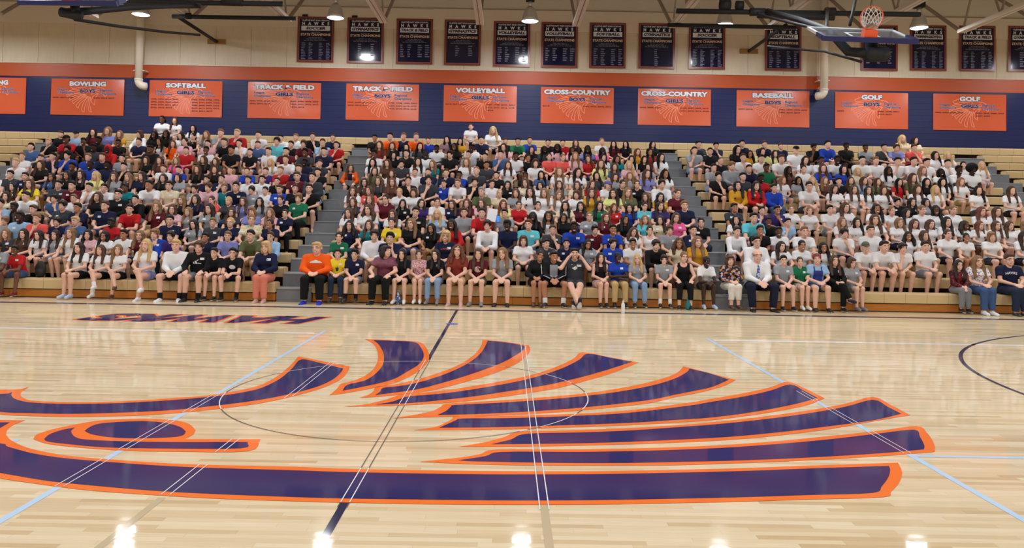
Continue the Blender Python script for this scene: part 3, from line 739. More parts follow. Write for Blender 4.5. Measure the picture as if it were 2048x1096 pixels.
q = fpoly('eye_fill', [[tuple(p) for p in smooth_poly(cv([(495,95),(530,70),(600,50),(800,38),(950,45),(1050,70),(1088,98),(1070,120),(1000,132),(800,138),(650,132),(540,115)], D_), 4)]], M['paint_navy'], 0.0032); q.parent = eo
q = fpoly('brow_fill', [[tuple(p) for p in smooth_poly(cv([(258,142),(290,115),(360,90),(440,75),(420,90),(418,105),(440,130),(500,145),(700,155),(1000,160),(1450,160),(1405,197),(900,197),(600,190),(400,172),(280,157)], D_), 4)]], M['paint_navy'], 0.0032); q.parent = eo
q = fpoly('beak_fill', [[(-140,836)] + cv([(0,45),(58,45),(0,78)], D_) + [(-120,862)]], M['paint_navy'], 0.0032)
# lines
def fline(name, p, q, w, m, z=0.0012):
    p = Vector(p); q = Vector(q); d = (q - p).normalized(); n = Vector((-d.y, d.x)) * w / 2
    vs = [(p.x + n.x, p.y + n.y, z), (q.x + n.x, q.y + n.y, z), (q.x - n.x, q.y - n.y, z), (p.x - n.x, p.y - n.y, z)]
    return link(name, poly_mesh(name, [vs], m), floor)
XC, YC = -0.978, 8.17
YS = 15.98
fline('court_line', (-20, YS), (20, YS), 0.20, M['line_navy'])
fline('court_line', (XC, YS), (XC, on_floor(866, 720).y), 0.052, M['line_navy'], 0.0013)
fline('court_line', (XC, on_floor(700, 1006).y), (XC, -6), 0.052, M['line_navy'], 0.0013)
XB1, XB2 = -2.87, 3.18
yv = on_floor(665, 661).y
fline('court_line', (XB1, yv), (XB1, -6), 0.052, M['line_blue'], 0.0014)
fline('court_line', (XB2, on_floor(1430, 677).y), (XB2, -6), 0.052, M['line_blue'], 0.0014)
yw = on_floor(300, 661).y
fline('court_line', (-16, yw), (XB1 - 0.1, yw), 0.11, M['line_white'])
fline('court_line', (XB2 + 0.05, yw), (16, yw), 0.11, M['line_white'])
yh = on_floor(1950, 914).y
fline('court_line', (XB2 + 0.02, yh), (16, yh), 0.05, M['line_blue'])
fline('court_line', (-16, yh), (XB1 - 0.9, yh), 0.05, M['line_blue'])
XT, XT2 = 0.26, -2.13
fline('court_line', (XT, YS - 0.1), (XT, -6), 0.05, M['line_tan'])
fline('court_line', (XT2, 5.0), (XT2, -6), 0.05, M['line_tan'])
# thin outlines where lines cross the painted logo: white on paint, grey on bare wood
LOGO = [[(lambda v: (v.x, v.y))(on_floor(*q)) for q in smooth_poly(o_, 4)] for o_, _ in feath] + [[(lambda v: (v.x, v.y))(on_floor(*q)) for q in smooth_poly(eye_o, 4)]]
def inside(x, y):
    for P_ in LOGO:
        c_ = False; n_ = len(P_)
        for i_ in range(n_):
            (x1, y1), (x2, y2) = P_[i_], P_[i_ - 1]
            if (y1 > y) != (y2 > y) and x < (x2 - x1) * (y - y1) / (y2 - y1) + x1: c_ = not c_
        if c_: return True
    return False
ringpts = lambda cx, cy, r, a0, a1, n: [(cx + r * math.cos(a), cy + r * math.sin(a)) for a in np.linspace(a0, a1, n)]
def outline(name, pts, w, wood):
    runs = []; cur = [pts[0]]; st = inside(*pts[0])
    for q_ in pts[1:]:
        i_ = inside(*q_); cur.append(q_)
        if i_ != st: runs.append((st, cur)); cur = [q_]; st = i_
    runs.append((st, cur))
    for st, r_ in runs:
        m_ = M['line_white'] if st else wood
        if m_ is None or len(r_) < 2: continue
        v_, f_ = ribbon([r_], w, lambda q: (q.x, q.y, 0.0046), False)
        MB().add(v_, [tuple(reversed(k_)) for k_ in f_]).build(name, m_, floor)
for X, y0, y1, wood in ((XC, 4.88, on_floor(866, 720).y, M['line_grey']), (XT, 4.9, 11.6, M['line_white']), (XB1, 4.6, 9.6, None), (XB2, 6.0, 8.6, None), (XT2, 4.6, 10.0, None)):
    for s_ in (-1, 1): outline('outline_stripe', [(X + s_ * 0.028, y) for y in np.arange(y0, y1, 0.03)], 0.007, wood)
outline('centre_circle', ringpts(XC, YC, 1.83, 0, 2 * math.pi, 145), 0.010, M['line_grey'])
v, f = ribbon([ringpts(11.6, 8.2, 5.98, math.pi / 2, 3 * math.pi / 2, 90)], 0.052, lambda q: (q.x, q.y, 0.0012), False)
MB().add(v, f).build('three_point_arc', M['line_navy'], floor)
v, f = ribbon([ringpts(-13.6, 8.2, 5.98, -math.pi / 2, math.pi / 2, 90)], 0.052, lambda q: (q.x, q.y, 0.0012), False)
MB().add(v, f).build('three_point_arc', M['line_navy'], floor)
c = on_floor(904, 648)
tp = MB(); tp.lathe([(0.0001, 0.002), (0.02, 0.002)], 16); tp.v = [(v[0] * 5.5 + c.x, v[1] * 4.0 + c.y, 0.003) for v in tp.v]; tp.build('floor_tape', M['tape'], floor)
# HAWKS lettering that faces the bleachers
co, fs, lo, hi = text_mesh('HAWKS', 0.10, 0.35, 4)
a = on_floor(175, 632); b = on_floor(655, 640)
for off, m, z_, nm in ((0.10, M['paint_orange'], 0.002, 'floor_lettering'), (0.055, M['paint_navy'], 0.0032, 'lettering_fill')):
    co, fs, _, _ = text_mesh('HAWKS', off, 0.35, 4)
    mb = MB(); cc = (lo + hi) / 2; kk = hi - lo
    mx, my = (a.x + b.x) / 2, 13.92
    mb.add([(mx - (p[0] - cc[0]) / kk[0] * (b.x - a.x), my - (p[1] - cc[1]) / kk[1] * 1.15, z_) for p in co], fs)
    mb.build(nm, m, floor)

# ------------------------------------------------------------------ people: data read from the photograph
# each entry: x y (in a panel), hair style + hair colour + skin, shirt colour, optional .L long sleeve / .k tank top
PANELS = {
'U0': (0, 250, 5.4805, """660,110,sb1K.L 825,105,hk1b 1020,80,ld1M 1200,65,ll1v 1285,100,ll1m 545,195,sy1K 770,165,hk3R 925,185,sk3K 1115,175,sk4K 1290,195,sk3K 330,240,sk1D 735,265,mk2K
1020,250,sk4d 1205,275,Hr4R.L 240,345,sl1W 440,365,sb1K 765,335,mk1B 605,350,sk1N 960,355,sl1B 1150,355,sb1N 1330,365,sk1g 200,410,sy1W 435,435,lb1K 830,460,sk3K 985,440,nk4B 1170,440,sk4N
1370,460,sd1K 100,545,sk1d 275,565,sd1N 555,590,lk2D 735,550,lk2K 905,545,ld1K.k 1025,555,ly1y 1255,565,lb1g 320,645,lb1Y 635,655,sk1d 815,670,sk1M 1015,685,sk1W 1150,695,sk1W 1375,690,sk3T
130,700,lk1S 55,780,ld1E.k 325,785,sk1W 1065,785,ub1K 1290,765,sk1K.L -10,560,sk1W 30,870,sk1b 175,905,sk4K 605,825,mk1D 680,885,md1d 805,830,sl1W 880,910,sk2N 1145,890,sb1N 400,930,sb1K 200,1010,sk4b"""),
'L0': (0, 430, 5.4805, """65,75,ml1g 420,45,sl1C 615,85,md1N 830,70,sy1D 1215,105,sk4R 90,205,ll1d 260,205,ld1S 420,235,ld1W 615,220,ld1g 740,195,ll1W 940,215,lk1p 1140,245,lk2W 1370,215,sk2W
30,355,sk3g 200,410,sk3R 860,360,ld1W 1095,385,lb1W 1285,380,ll1W"""),
'L1': (256, 430, 5.4805, """465,60,sk1N 925,85,sl1d 1130,85,py1N 1350,50,pl1z 715,135,lk1g 135,225,ll1M 300,210,ml1B.L 485,235,md1V 845,265,sk2N 1090,235,sl1v 1385,225,sk1o
195,330,ly1W 530,330,sy1W.L 780,350,mb1K.L 985,415,sd1K 1160,415,sk1K"""),
'L2': (512, 430, 5.4805, """160,100,pd2N 150,240,sb1b.L 105,355,wy1N.L 665,365,sy1O.L 890,440,sd1Y 1085,450,ck1N 910,245,pk1G 1300,225,md1W.L 1020,115,ud1N 1240,110,lb1T"""),
'L3': (768, 430, 5.4805, """85,90,pd1Y 300,95,ll1K 520,145,lk2K 740,105,lk3R.L 1145,105,md1W.L 1350,120,ck4N 70,255,ck1N 680,235,wy1N 40,400,wd1M 205,430,lk1K 375,440,pb1f 545,435,ld1K 810,385,ur1q 1040,430,lb1M 1300,420,ll1g"""),
'L4': (1024, 430, 5.4805, """180,110,sr1t 440,165,sb1d 675,125,sk4B 905,165,md1M 1090,160,sk2B 1330,195,ub1W 125,285,wb1W 370,320,sk1d 600,370,sd1N 830,320,lk2g 1105,315,md1B 1320,315,sk2W
285,450,pd2K.L 440,455,sk2K.L 690,430,sd1d 970,470,ld1K.k 1160,470,pk4B 1375,490,ly1g"""),
'L5': (1280, 430, 5.4805, """55,70,ul1t 225,60,ld1E 400,30,lb1P 715,85,pk1K 1090,55,lk1W 1340,75,sk3K 110,175,pd1W.k 325,170,mb1g 570,170,sd1N.L 1310,170,sk2K 160,330,md1K.L 430,310,ub2E 620,295,ll1m 1040,185,sd1W.L 1275,255,sk1W.L
265,510,md1g 485,465,pl1K.k 710,510,pk4W 990,500,wb1F.L 1275,410,ng1W.L"""),
'L6': (1536, 430, 5.4805, """120,185,sk3W 195,85,sk1b 380,185,sl1W 810,75,ll1W 985,80,lk1W 820,205,md1W 1130,175,sb1W 1170,50,lb1W 150,345,ld1W 370,335,pk2W 600,355,lk2W 1035,355,ho1W 1225,345,sd1W
180,500,sk1g 345,520,pb1G 545,485,pr1b 765,500,lb1K.L 890,545,wb1g"""),
'L7': (1792, 440, 5.4805, """45,30,ll1W 220,40,lb1W 385,45,lb1W 540,20,lk1W 775,60,ud3W 945,60,lr1W 1075,60,lb1W 1275,65,lb1W 1390,60,ll1W 160,180,uk2W 295,170,lb1W 570,160,pb1W 770,200,pk2W 1055,185,wl1W 1400,180,ld1W 50,310,md1W 325,290,sd1W
690,530,ld1X.L 905,455,ll1Z 1250,430,sb1N"""),
'U1': (256, 230, 5.219, """350,45,pk3W 490,60,lb1W 125,200,wb1W.L 270,205,lk3K 400,200,lk3K 550,220,ld1W 675,140,lk1W 690,230,pk1K.k 810,205,ll1g 980,190,sl1g 1160,180,sy1R.L 110,280,sd1N 370,280,lk2W.k 470,305,lr1O 555,280,pd1p 835,300,sk1p
1030,290,sb1K 1180,300,sd1W 240,360,sk3K.L 600,370,sd1R 815,370,sk3W 1075,365,ck2K 1275,390,sd1K 215,485,lb1K 310,490,lb1S 500,495,ll1P 800,465,lb1K 905,485,lb1d 370,560,sr1W 720,565,lb1K 905,570,lb1K 525,590,sd1B 1070,605,nb1p 1255,590,sb1B
20,650,ll1N 135,640,ld1N 365,660,ld1K 515,655,ld1g 825,685,sk1N 985,670,sk1N 1165,725,sk1N.L 1320,680,sd1W 250,735,sk2W 435,740,sd1E 715,775,md1g 885,760,mb1p 1055,765,sl1T 1250,785,md1g 110,885,sk1K.L 585,910,ll1K 730,880,ld1N 825,890,pb1C
1060,900,py1d 1195,905,lb1v 40,985,sd1R 305,960,ll1M 465,985,lb1p 620,1010,ll1g 850,980,ld1g 1075,1015,lb1d 1285,1010,wl1v"""),
'U2': (512, 250, 5.4805, """40,115,sd1W 225,165,md1t 290,150,sd1W 435,135,sl1W 620,130,sb1K 840,140,sb1N 1300,145,sk2K 20,215,sb1D 385,215,sd1K 540,215,mb1M 730,200,sb1b 880,225,sb1R 1370,220,lb1q 145,290,sb1W 330,290,sk1M 550,310,ck3d 745,290,sd1N 1305,325,ck3W
160,410,ly1W 345,385,sb1W 530,410,sk4N.L 705,440,sb1d 1000,460,lb1O.L 1280,410,lk1W 285,500,sl1R 110,520,sb1V 485,485,sb1N 1300,505,lb1o 445,565,sb1M 635,575,sd1d.L 690,520,sd1K 10,600,sd1W 240,630,sb1K 235,705,sb1B 60,730,sd1W 430,700,sb1K 580,700,sd1K
1190,630,ld1S 1340,615,lb1d 465,805,ml1G 270,825,pd1K 1065,725,lb1W 1240,720,lb1C 35,850,lk1g 160,965,ll1p 1065,845,lb1d 1250,815,lr1p 310,975,pd1N 1020,965,lb1W 1230,930,ub1W"""),
'U3': (768, 240, 5.219, """905,70,pb1W 1135,95,ly1W 120,180,sd1O 205,175,sl1N 325,180,sl1O 425,215,sb1B 655,205,lk1s 795,235,lk1m 1010,210,sd1N 1310,225,sb1K 75,270,lb1K 230,285,lk1g 375,275,lk1d 550,300,sk4W 735,280,lk3K 915,290,sk4W 1250,285,ld1p 95,370,lk1K 230,350,sd1K
435,365,pk4W 690,360,md1K 885,360,sk1g 1060,385,sk1K 1225,365,sk1D 35,450,lb1S 185,455,md1d 350,435,ld1W 510,460,ll1T 860,440,ll1W 1070,470,sk2d 1295,470,lb1W 85,560,lb1W 325,545,sb1W 475,550,sb1N 660,555,sb1N 975,535,nl1d 1175,590,sd1K 790,595,sk3B
80,650,lr1S 255,640,sk1K 460,630,md1d 625,675,sd1B 770,665,sl1W 950,650,md1K 1125,670,sd1W 1290,680,lk1K 175,760,py1W 300,760,wb1W 1025,755,sg1o 1205,770,py1E 20,830,pd1M 200,875,lk1K 385,870,ld1V 560,860,pd1W 700,880,lb1N 870,870,lb1M 1015,870,lb1p 1250,880,lr1y
345,955,sd1K 90,985,lb1W 555,985,ly1b 835,970,sb1g 1030,965,sd1R 1260,980,sd1g"""),
'U4': (1024, 260, 5.4805, """5,130,sk1G 190,115,sb1B 395,150,sk1K 555,155,sd1R 695,155,lb1K 985,130,pl1W 1120,165,lk1M 1245,170,lk1K 1390,240,lr1m 220,215,ld1K 350,215,lk4d 500,195,lk4p 665,230,lk3p 830,210,lk4v 990,230,lk4P 50,285,ck3W 170,310,pk2K 255,365,wb1W 405,295,pd1C 555,305,pl1C
705,285,ll1p 830,315,lb1R 1005,305,lk1W 1150,320,lk2T 1315,320,lk1W 150,505,pk3K 320,490,lk1D 515,455,ll1W 720,465,ld1W 980,370,lb1y 1115,405,lb1D 1280,385,ly1p 925,500,ld1d 1130,520,lb1g 1290,505,ll1g 150,580,lb1E 315,615,lk1W 515,600,lb1g 710,605,lb1E 875,600,ub1R
1050,610,hv1W 1210,595,pk1K 1370,600,pb1K 45,690,lb1g 205,680,ld1W 370,690,ll1W 490,715,ll1W 710,710,wb1W 870,690,lb1m 1115,695,ld1y 1270,685,ll1o 65,825,pd1R 285,830,pd1W 590,830,lk1E 750,835,lk1M 965,830,lk1G 1115,865,lr1R 1285,865,lk1B
240,950,lk4K.L 400,945,lk2W.k 555,965,lk2K 850,950,pl1g 1030,960,lr1M 1240,985,lk2K"""),
'U5': (1280, 260, 5.4805, """140,165,lk1K 100,250,lk2q 45,325,lk1K 225,300,lk1W 85,410,lk1g 275,480,uk2W 75,480,lb1v 225,600,md1W.L 620,165,sk1d 830,185,ck1N 1110,150,sk1N 1340,165,sb1N 590,230,sd1g 775,235,sd1K 1065,215,lk1K 1240,270,lk2m 1380,240,lk1y 1125,300,sb1W 885,340,nb1K
790,420,sd1g 1005,395,ml1g.L 1180,430,sd1N 1335,315,sd1W 850,510,md1K 1120,515,sk1d 1390,415,sk3G 1320,530,sk4R 1075,610,lk1m.L 1275,615,lk1R.L 60,735,lb1K 225,735,lk1m 410,700,pb1M 490,830,sl1N 50,840,pd1t 225,835,ld1V 1025,855,sk2d 1250,925,sk1t 1390,890,sk1V"""),
'U6': (1536, 260, 5.4805, """145,180,sb1N.L 315,215,hk1W 500,190,mk3K 610,165,sk1B.L 855,180,sk4K 1075,195,sk3g 1250,195,sk1d 1385,200,mb1v 5,260,ld1y 125,290,sb1W 430,330,ld1W 550,340,sk3W 745,325,sk4W 1005,330,sk1W 1185,340,sl1W 225,440,lk3S.k 390,430,pd1W 610,420,lb1B 820,430,lk1B
980,455,ly1E 1330,445,lk3W 165,560,ll1W 340,570,lk2g 510,560,ly1W 630,555,ll1S 780,580,sd1K 900,555,lb1d 1040,555,lb1b 1190,570,lb1o 60,640,sk1B.L 425,615,sd1W 740,645,ld1W 945,650,lb1W 1105,660,ld1W 1270,660,lb1W 250,870,pl1W 460,890,pl1W 675,875,sk1W 850,850,lb1W
1205,865,lk2W 1365,890,pl1W 10,880,sk2V"""),
'U7': (1792, 260, 5.4805, """75,95,ly1E 215,115,ld1E 180,200,sb1C 460,275,ld1W 550,280,ly1W 10,350,sk1W 145,345,sd1W 340,355,sk1W 555,370,sk1W 745,385,pk1W 665,440,sk4W 830,440,ak4W 950,385,ly1W 290,445,ll1W 490,465,lk4W 160,520,lb1o 60,580,lk1R 335,570,lk1K 505,570,lk1W 720,565,ll1W
235,650,lb1W 440,655,ly1W 910,660,ld1W 1275,665,lb1W 70,790,mk1K 170,790,lk1K 290,800,lk1g 105,915,lk1W 265,880,pl1W 445,880,lk3W 630,880,pl1W 935,895,lr1W 1115,895,lb1W"""),
}
SHIRT = {'W': ('white', (232, 233, 238)), 'K': ('black', (20, 20, 24)), 'N': ('navy', (24, 30, 62)), 'B': ('royal blue', (30, 66, 176)), 'b': ('light blue', (150, 186, 224)), 'G': ('green', (24, 110, 76)),
 'g': ('heather grey', (150, 154, 162)), 'd': ('charcoal', (58, 62, 70)), 'R': ('red', (186, 30, 36)), 'M': ('maroon', (92, 22, 38)), 'O': ('orange', (244, 96, 20)), 'Y': ('yellow', (238, 210, 50)), 'y': ('pale yellow', (222, 226, 150)),
 'P': ('pink', (236, 96, 156)), 'p': ('light pink', (226, 178, 190)), 'C': ('coral', (232, 92, 86)), 'T': ('teal', (20, 122, 132)), 't': ('aqua', (96, 196, 214)), 'V': ('purple', (58, 42, 112)), 'v': ('lavender', (126, 132, 196)),
 'E': ('cream', (222, 208, 178)), 'S': ('brown', (96, 66, 54)), 'o': ('olive', (92, 98, 66)), 'm': ('mustard', (206, 150, 40)), 'D': ('denim blue', (68, 98, 148)), 'q': ('rust', (134, 54, 44)),
 's': ('navy and white striped', None), 'z': ('tie-dyed', None), 'f': ('pink floral', None), 'F': ('dark floral', None), 'X': ('red plaid', None), 'Z': ('white floral', None)}
HAIRC = {'k': ('black', (16, 14, 16)), 'd': ('dark brown', (40, 26, 22)), 'b': ('brown', (78, 52, 38)), 'l': ('light brown', (132, 98, 68)), 'y': ('blond', (198, 164, 112)), 'r': ('auburn', (104, 56, 40)), 'g': ('grey', (150, 146, 142)), 'o': ('olive', (86, 92, 66)), 'v': ('purple', (92, 92, 170))}
SKINC = {'1': (228, 182, 162), '2': (180, 126, 96), '3': (112, 74, 56), '4': (66, 42, 34)}
STYLE = {'s': 'short %s hair', 'm': 'shaggy %s hair', 'l': 'long %s hair', 'p': 'tied back %s hair', 'u': 'long curly %s hair', 'a': 'round %s afro', 'c': 'short curly %s hair', 'n': 'cropped %s hair', 'h': '%s cap', 'H': '%s hood up', 'w': 'chin length %s hair'}
def cloth_mat(code):
    nm, c = SHIRT[code]
    if c: return mat('cloth_' + nm.replace(' ', '_'), c, 0.85, spec=0.25, bump=0.5, bscale=9.0)
    if code == 's': return pattern_mat('cloth_stripes', [(230, 230, 236), (28, 34, 66)], 9.0, 'bands')
    if code == 'z': return pattern_mat('cloth_tie_dye', [(236, 226, 190), (222, 180, 150), (226, 214, 140), (150, 196, 200), (238, 232, 214)], 9, 'noise')
    if code == 'f': return pattern_mat('cloth_pink_floral', [(206, 150, 158), (230, 196, 200), (150, 84, 98), (214, 168, 172)], 60)
    if code == 'F': return pattern_mat('cloth_dark_floral', [(24, 28, 52), (34, 38, 66), (206, 150, 80), (186, 176, 200), (140, 44, 50), (28, 30, 56)], 26)
    if code == 'X': return pattern_mat('cloth_red_plaid', [(112, 16, 30), (30, 12, 18), (150, 28, 40), (40, 14, 24)], 30)
    if code == 'Z': return pattern_mat('cloth_white_floral', [(236, 234, 238), (240, 238, 240), (230, 226, 232), (186, 130, 150), (240, 238, 240), (120, 124, 160)], 40)
BOT = {'K': ('black', (18, 18, 22)), 'N': ('navy', (24, 28, 52)), 'D': ('blue denim', (64, 88, 134)), 'J': ('light denim', (134, 162, 200)), 'g': ('grey', (126, 128, 134)), 'd': ('charcoal', (60, 62, 70)), 'k': ('khaki', (192, 164, 116)), 'o': ('olive', (96, 96, 72)),
 'W': ('white', (226, 222, 214)), 'p': ('pink', (220, 180, 176)), 'v': ('lavender', (150, 150, 204)), 'j': ('dark denim', (36, 48, 72))}
def bot_mat(code):
    if code == 'x': return pattern_mat('cloth_orange_print', [(222, 84, 44), (236, 214, 200), (226, 96, 56), (52, 56, 110), (238, 128, 90)], 5.0, 'waves', stretch=(3, 3, 2))
    return mat('trouser_' + BOT[code][0].replace(' ', '_'), BOT[code][1], 0.85, spec=0.25, bump=0.35, bscale=12.0)
def skin_mat(k): return mat('skin_%s' % k, SKINC[k], 0.55, spec=0.35)
def hair_mat(k): return mat('hair_' + HAIRC[k][0].replace(' ', '_'), HAIRC[k][1], 0.5, spec=0.35, noise=0.35, nscale=26, bump=0.6, bscale=50, stretch=(1, 1, 0.12))
EYE_W = mat('eye_white', (232, 228, 224), 0.3); EYE_D = mat('eye_dark', (26, 20, 18), 0.3)
LIPM = mat('lips', (176, 92, 88), 0.5)

# ------------------------------------------------------------------ implicit surfaces -> continuous meshes
def V3(*a): return np.array(a, float)
def rot(yaw=0, pitch=0, roll=0):
    return np.array(Matrix.Rotation(yaw, 3, 'Z') @ Matrix.Rotation(pitch, 3, 'X') @ Matrix.Rotation(roll, 3, 'Y'))
def cone(a, r0, b, r1, S=(1, 1, 1), flat=False, R=None): return ('c', np.array(a, float), r0, np.array(b, float), r1, np.array(S, float), flat)
def ell(c, r, R=None): return ('e', np.array(c, float), np.array(r, float), R)
def xform(pr, R, t):
    out = []
    for p in pr:
        if p[0] == 'c': out.append(('c', R @ p[1] + t, p[2], R @ p[3] + t, p[4], p[5], p[6]))
        else: out.append(('e', R @ p[1] + t, p[2], R if p[3] is None else R @ p[3]))
    return out
def bbox(p):
    if p[0] == 'c':
        e = max(p[2], p[4]) / p[5]
        return np.minimum(p[1], p[3]) - e, np.maximum(p[1], p[3]) + e
    m = p[2].max() if p[3] is not None else p[2]
    return p[1] - m, p[1] + m
def sdf(p, X):
    if p[0] == 'c':
        a, r0, b, r1, S, flat = p[1:]
        q = (X - a) * S; ba = (b - a) * S
        t = np.clip((q @ ba) / max(ba @ ba, 1e-9), 0, 1)
        d = np.sqrt(((q - t[..., None] * ba) ** 2).sum(-1)) - (r0 + (r1 - r0) * t)
        if flat:
            n = (b - a) / np.linalg.norm(b - a); d = np.maximum(d, (X - b) @ n)
        return d
    c, r, R = p[1:]
    q = X - c
    if R is not None: q = q @ R
    k0 = np.sqrt(((q / r) ** 2).sum(-1)); k1 = np.sqrt(((q / (r * r)) ** 2).sum(-1)) + 1e-9
    return k0 * (k0 - 1) / k1
def field(prims, h, k, subs=(), planes=(), noise=None):
    los, his = zip(*[bbox(p) for p in prims])
    lo = np.min(los, 0) - 3 * h; hi = np.max(his, 0) + 3 * h
    n = np.ceil((hi - lo) / h).astype(int) + 1
    D = np.full(n, 0.5, np.float64)
    mg = max(0.03, 2.5 * h)
    ax = [lo[i] + h * np.arange(n[i]) for i in range(3)]
    def sub(l, u):
        i0 = np.maximum(((l - mg - lo) / h).astype(int), 0); i1 = np.minimum(((u + mg - lo) / h).astype(int) + 2, n)
        sl = tuple(slice(a, b) for a, b in zip(i0, i1))
        X = np.stack(np.meshgrid(*[ax[i][sl[i]] for i in range(3)], indexing='ij'), -1)
        return sl, X
    for p, (l, u) in zip(prims, zip(los, his)):
        sl, X = sub(l, u)
        d = sdf(p, X); a = D[sl]
        hh = np.maximum(k - np.abs(a - d), 0) / k
        D[sl] = np.minimum(a, d) - hh * hh * k * 0.25
    if noise is not None or planes:
        X = np.stack(np.meshgrid(*ax, indexing='ij'), -1)
        if noise is not None:
            am, fr = noise
            D += am * np.sin(X[..., 0] * fr) * np.sin(X[..., 1] * fr * 1.13 + 1) * np.sin(X[..., 2] * fr * 0.9 + 2)
        for nrm, c in planes: D = np.maximum(D, X @ np.array(nrm, float) - c)
    for p in subs:
        l, u = bbox(p); sl, X = sub(l, u)
        D[sl] = np.maximum(D[sl], -sdf(p, X))
    return D, lo, h
COR = [(a, b, c) for a in (0, 1) for b in (0, 1) for c in (0, 1)]
EDG = [(i, j) for i in range(8) for j in range(i + 1, 8) if sum(abs(COR[i][q] - COR[j][q]) for q in range(3)) == 1]
def surf(D, lo, h):
    S = D < 0
    cnt = np.zeros(tuple(s - 1 for s in D.shape), np.int8)
    for a, b, c in COR: cnt += S[a:S.shape[0] - 1 + a, b:S.shape[1] - 1 + b, c:S.shape[2] - 1 + c]
    act = (cnt > 0) & (cnt < 8)
    I, J, K = np.nonzero(act)
    idx = np.full(act.shape, -1); idx[act] = np.arange(len(I))
    val = np.stack([D[I + a, J + b, K + c] for a, b, c in COR], 1)
    acc = np.zeros((len(I), 3)); num = np.zeros(len(I))
    for i, j in EDG:
        v1, v2 = val[:, i], val[:, j]; m = (v1 < 0) != (v2 < 0)
        t = np.where(m, v1 / np.where(m, v1 - v2, 1), 0)[:, None]
        p = np.array(COR[i]) + t * (np.array(COR[j]) - np.array(COR[i]))
        acc[m] += p[m]; num[m] += 1
    v = lo + h * (np.stack([I, J, K], 1) + acc / num[:, None])
    fs = []
    for axn in range(3):
        o1, o2 = [(1, 2), (2, 0), (0, 1)][axn]
        sl0 = [slice(1, -1)] * 3; sl1 = [slice(1, -1)] * 3
        sl0[axn] = slice(0, -1); sl1[axn] = slice(1, None)
        A, B = S[tuple(sl0)], S[tuple(sl1)]
        P = np.argwhere(A != B)
        if not len(P): continue
        P[:, o1] += 1; P[:, o2] += 1
        a = A[A != B]
        def cell(d1, d2):
            q = P.copy(); q[:, o1] += d1; q[:, o2] += d2
            return idx[q[:, 0], q[:, 1], q[:, 2]]
        f = np.stack([cell(-1, -1), cell(0, -1), cell(0, 0), cell(-1, 0)], 1)
        f[~a] = f[~a][:, ::-1]
        fs.append(f)
    f = np.concatenate(fs)
    return v, f[(f >= 0).all(1)]
def ball(c, r, nu=8, nv=5, R=None):
    vs = []
    for i in range(nv + 1):
        th = math.pi * i / nv
        for j in range(nu):
            ph = 2 * math.pi * j / nu; vs.append((math.sin(th) * math.cos(ph) * r[0], math.sin(th) * math.sin(ph) * r[1], math.cos(th) * r[2]))
    vs = np.array(vs)
    if R is not None: vs = vs @ R.T
    vs = vs + np.array(c)
    fs = [(i * nu + j, (i + 1) * nu + j, (i + 1) * nu + (j + 1) % nu, i * nu + (j + 1) % nu) for i in range(nv) for j in range(nu)]
    return vs, np.array(fs)
def np_mesh(name, parts, nslots):
    """parts: list of (verts, quads, slot)"""
    V = []; Fq = []; MI = []; o = 0
    for v, f, s in parts:
        V.append(v); Fq.append(f + o); MI.append(np.full(len(f), s)); o += len(v)
    V = np.concatenate(V); Fq = np.concatenate(Fq); MI = np.concatenate(MI)
    me = bpy.data.meshes.new(name)
    me.vertices.add(len(V)); me.vertices.foreach_set('co', V.astype(np.float32).ravel())
    me.loops.add(Fq.size); me.loops.foreach_set('vertex_index', Fq.astype(np.int32).ravel())
    me.polygons.add(len(Fq)); me.polygons.foreach_set('loop_start', np.arange(0, Fq.size, 4, dtype=np.int32))
    me.polygons.foreach_set('material_index', MI.astype(np.int32)); me.polygons.foreach_set('use_smooth', np.ones(len(Fq), bool))
    for _ in range(nslots): me.materials.append(None)
    me.update(calc_edges=True)
    return me

# ------------------------------------------------------------------ figure
HEAD = [ell((0, .012, .028), (.072, .09, .085)), ell((0, -.032, -.04), (.056, .058, .072)), ell((0, -.055, -.09), (.032, .03, .026)), cone((0, -.086, .012), .008, (0, -.103, -.026), .013),
        ell((.073, .012, -.012), (.011, .02, .03)), ell((-.073, .012, -.012), (.011, .02, .03)), ell((0, -.075, .03), (.05, .018, .02))]
def head_y(x, z):
    ys = np.linspace(-.14, 0, 141); X = np.stack([np.full(141, x), ys, np.full(141, z)], -1)
    d = np.min([sdf(p, X) for p in HEAD], 0); k = np.argmax(d < 0)
    return ys[k]
HS = 1.07
HEADL = [('c', p[1] * HS, p[2] * HS, p[3] * HS, p[4] * HS, p[5], p[6]) if p[0] == 'c' else ('e', p[1] * HS, p[2] * HS, p[3]) for p in HEAD]
FY = {k: head_y(*k) for k in ((.03, .004), (.03, .03), (0, -.062))}
def face_parts(R, t, smile=True):
    R = R * HS
    out = []
    for s in (-1, 1):
        y = FY[(.03, .004)]
        for c, r, sl in (((s * .03, y + .003, .004), (.0155, .009, .009), 1), ((s * .03, y - .003, .004), (.0085, .005, .0085), 2), ((s * .031, FY[(.03, .03)] + .001, .027), (.021, .007, .0052), 2)):
            v, f = ball(c, r); out.append((v @ R.T + t, f, sl))
    y = FY[(0, -.062)]
    v, f = ball((0, y + .006, -.062), (.033, .013, .0135)); out.append((v @ R.T + t, f, 3))
    if smile:
        v, f = ball((0, y + .001, -.0615), (.026, .0105, .0085)); out.append((v @ R.T + t, f, 1))
    return out
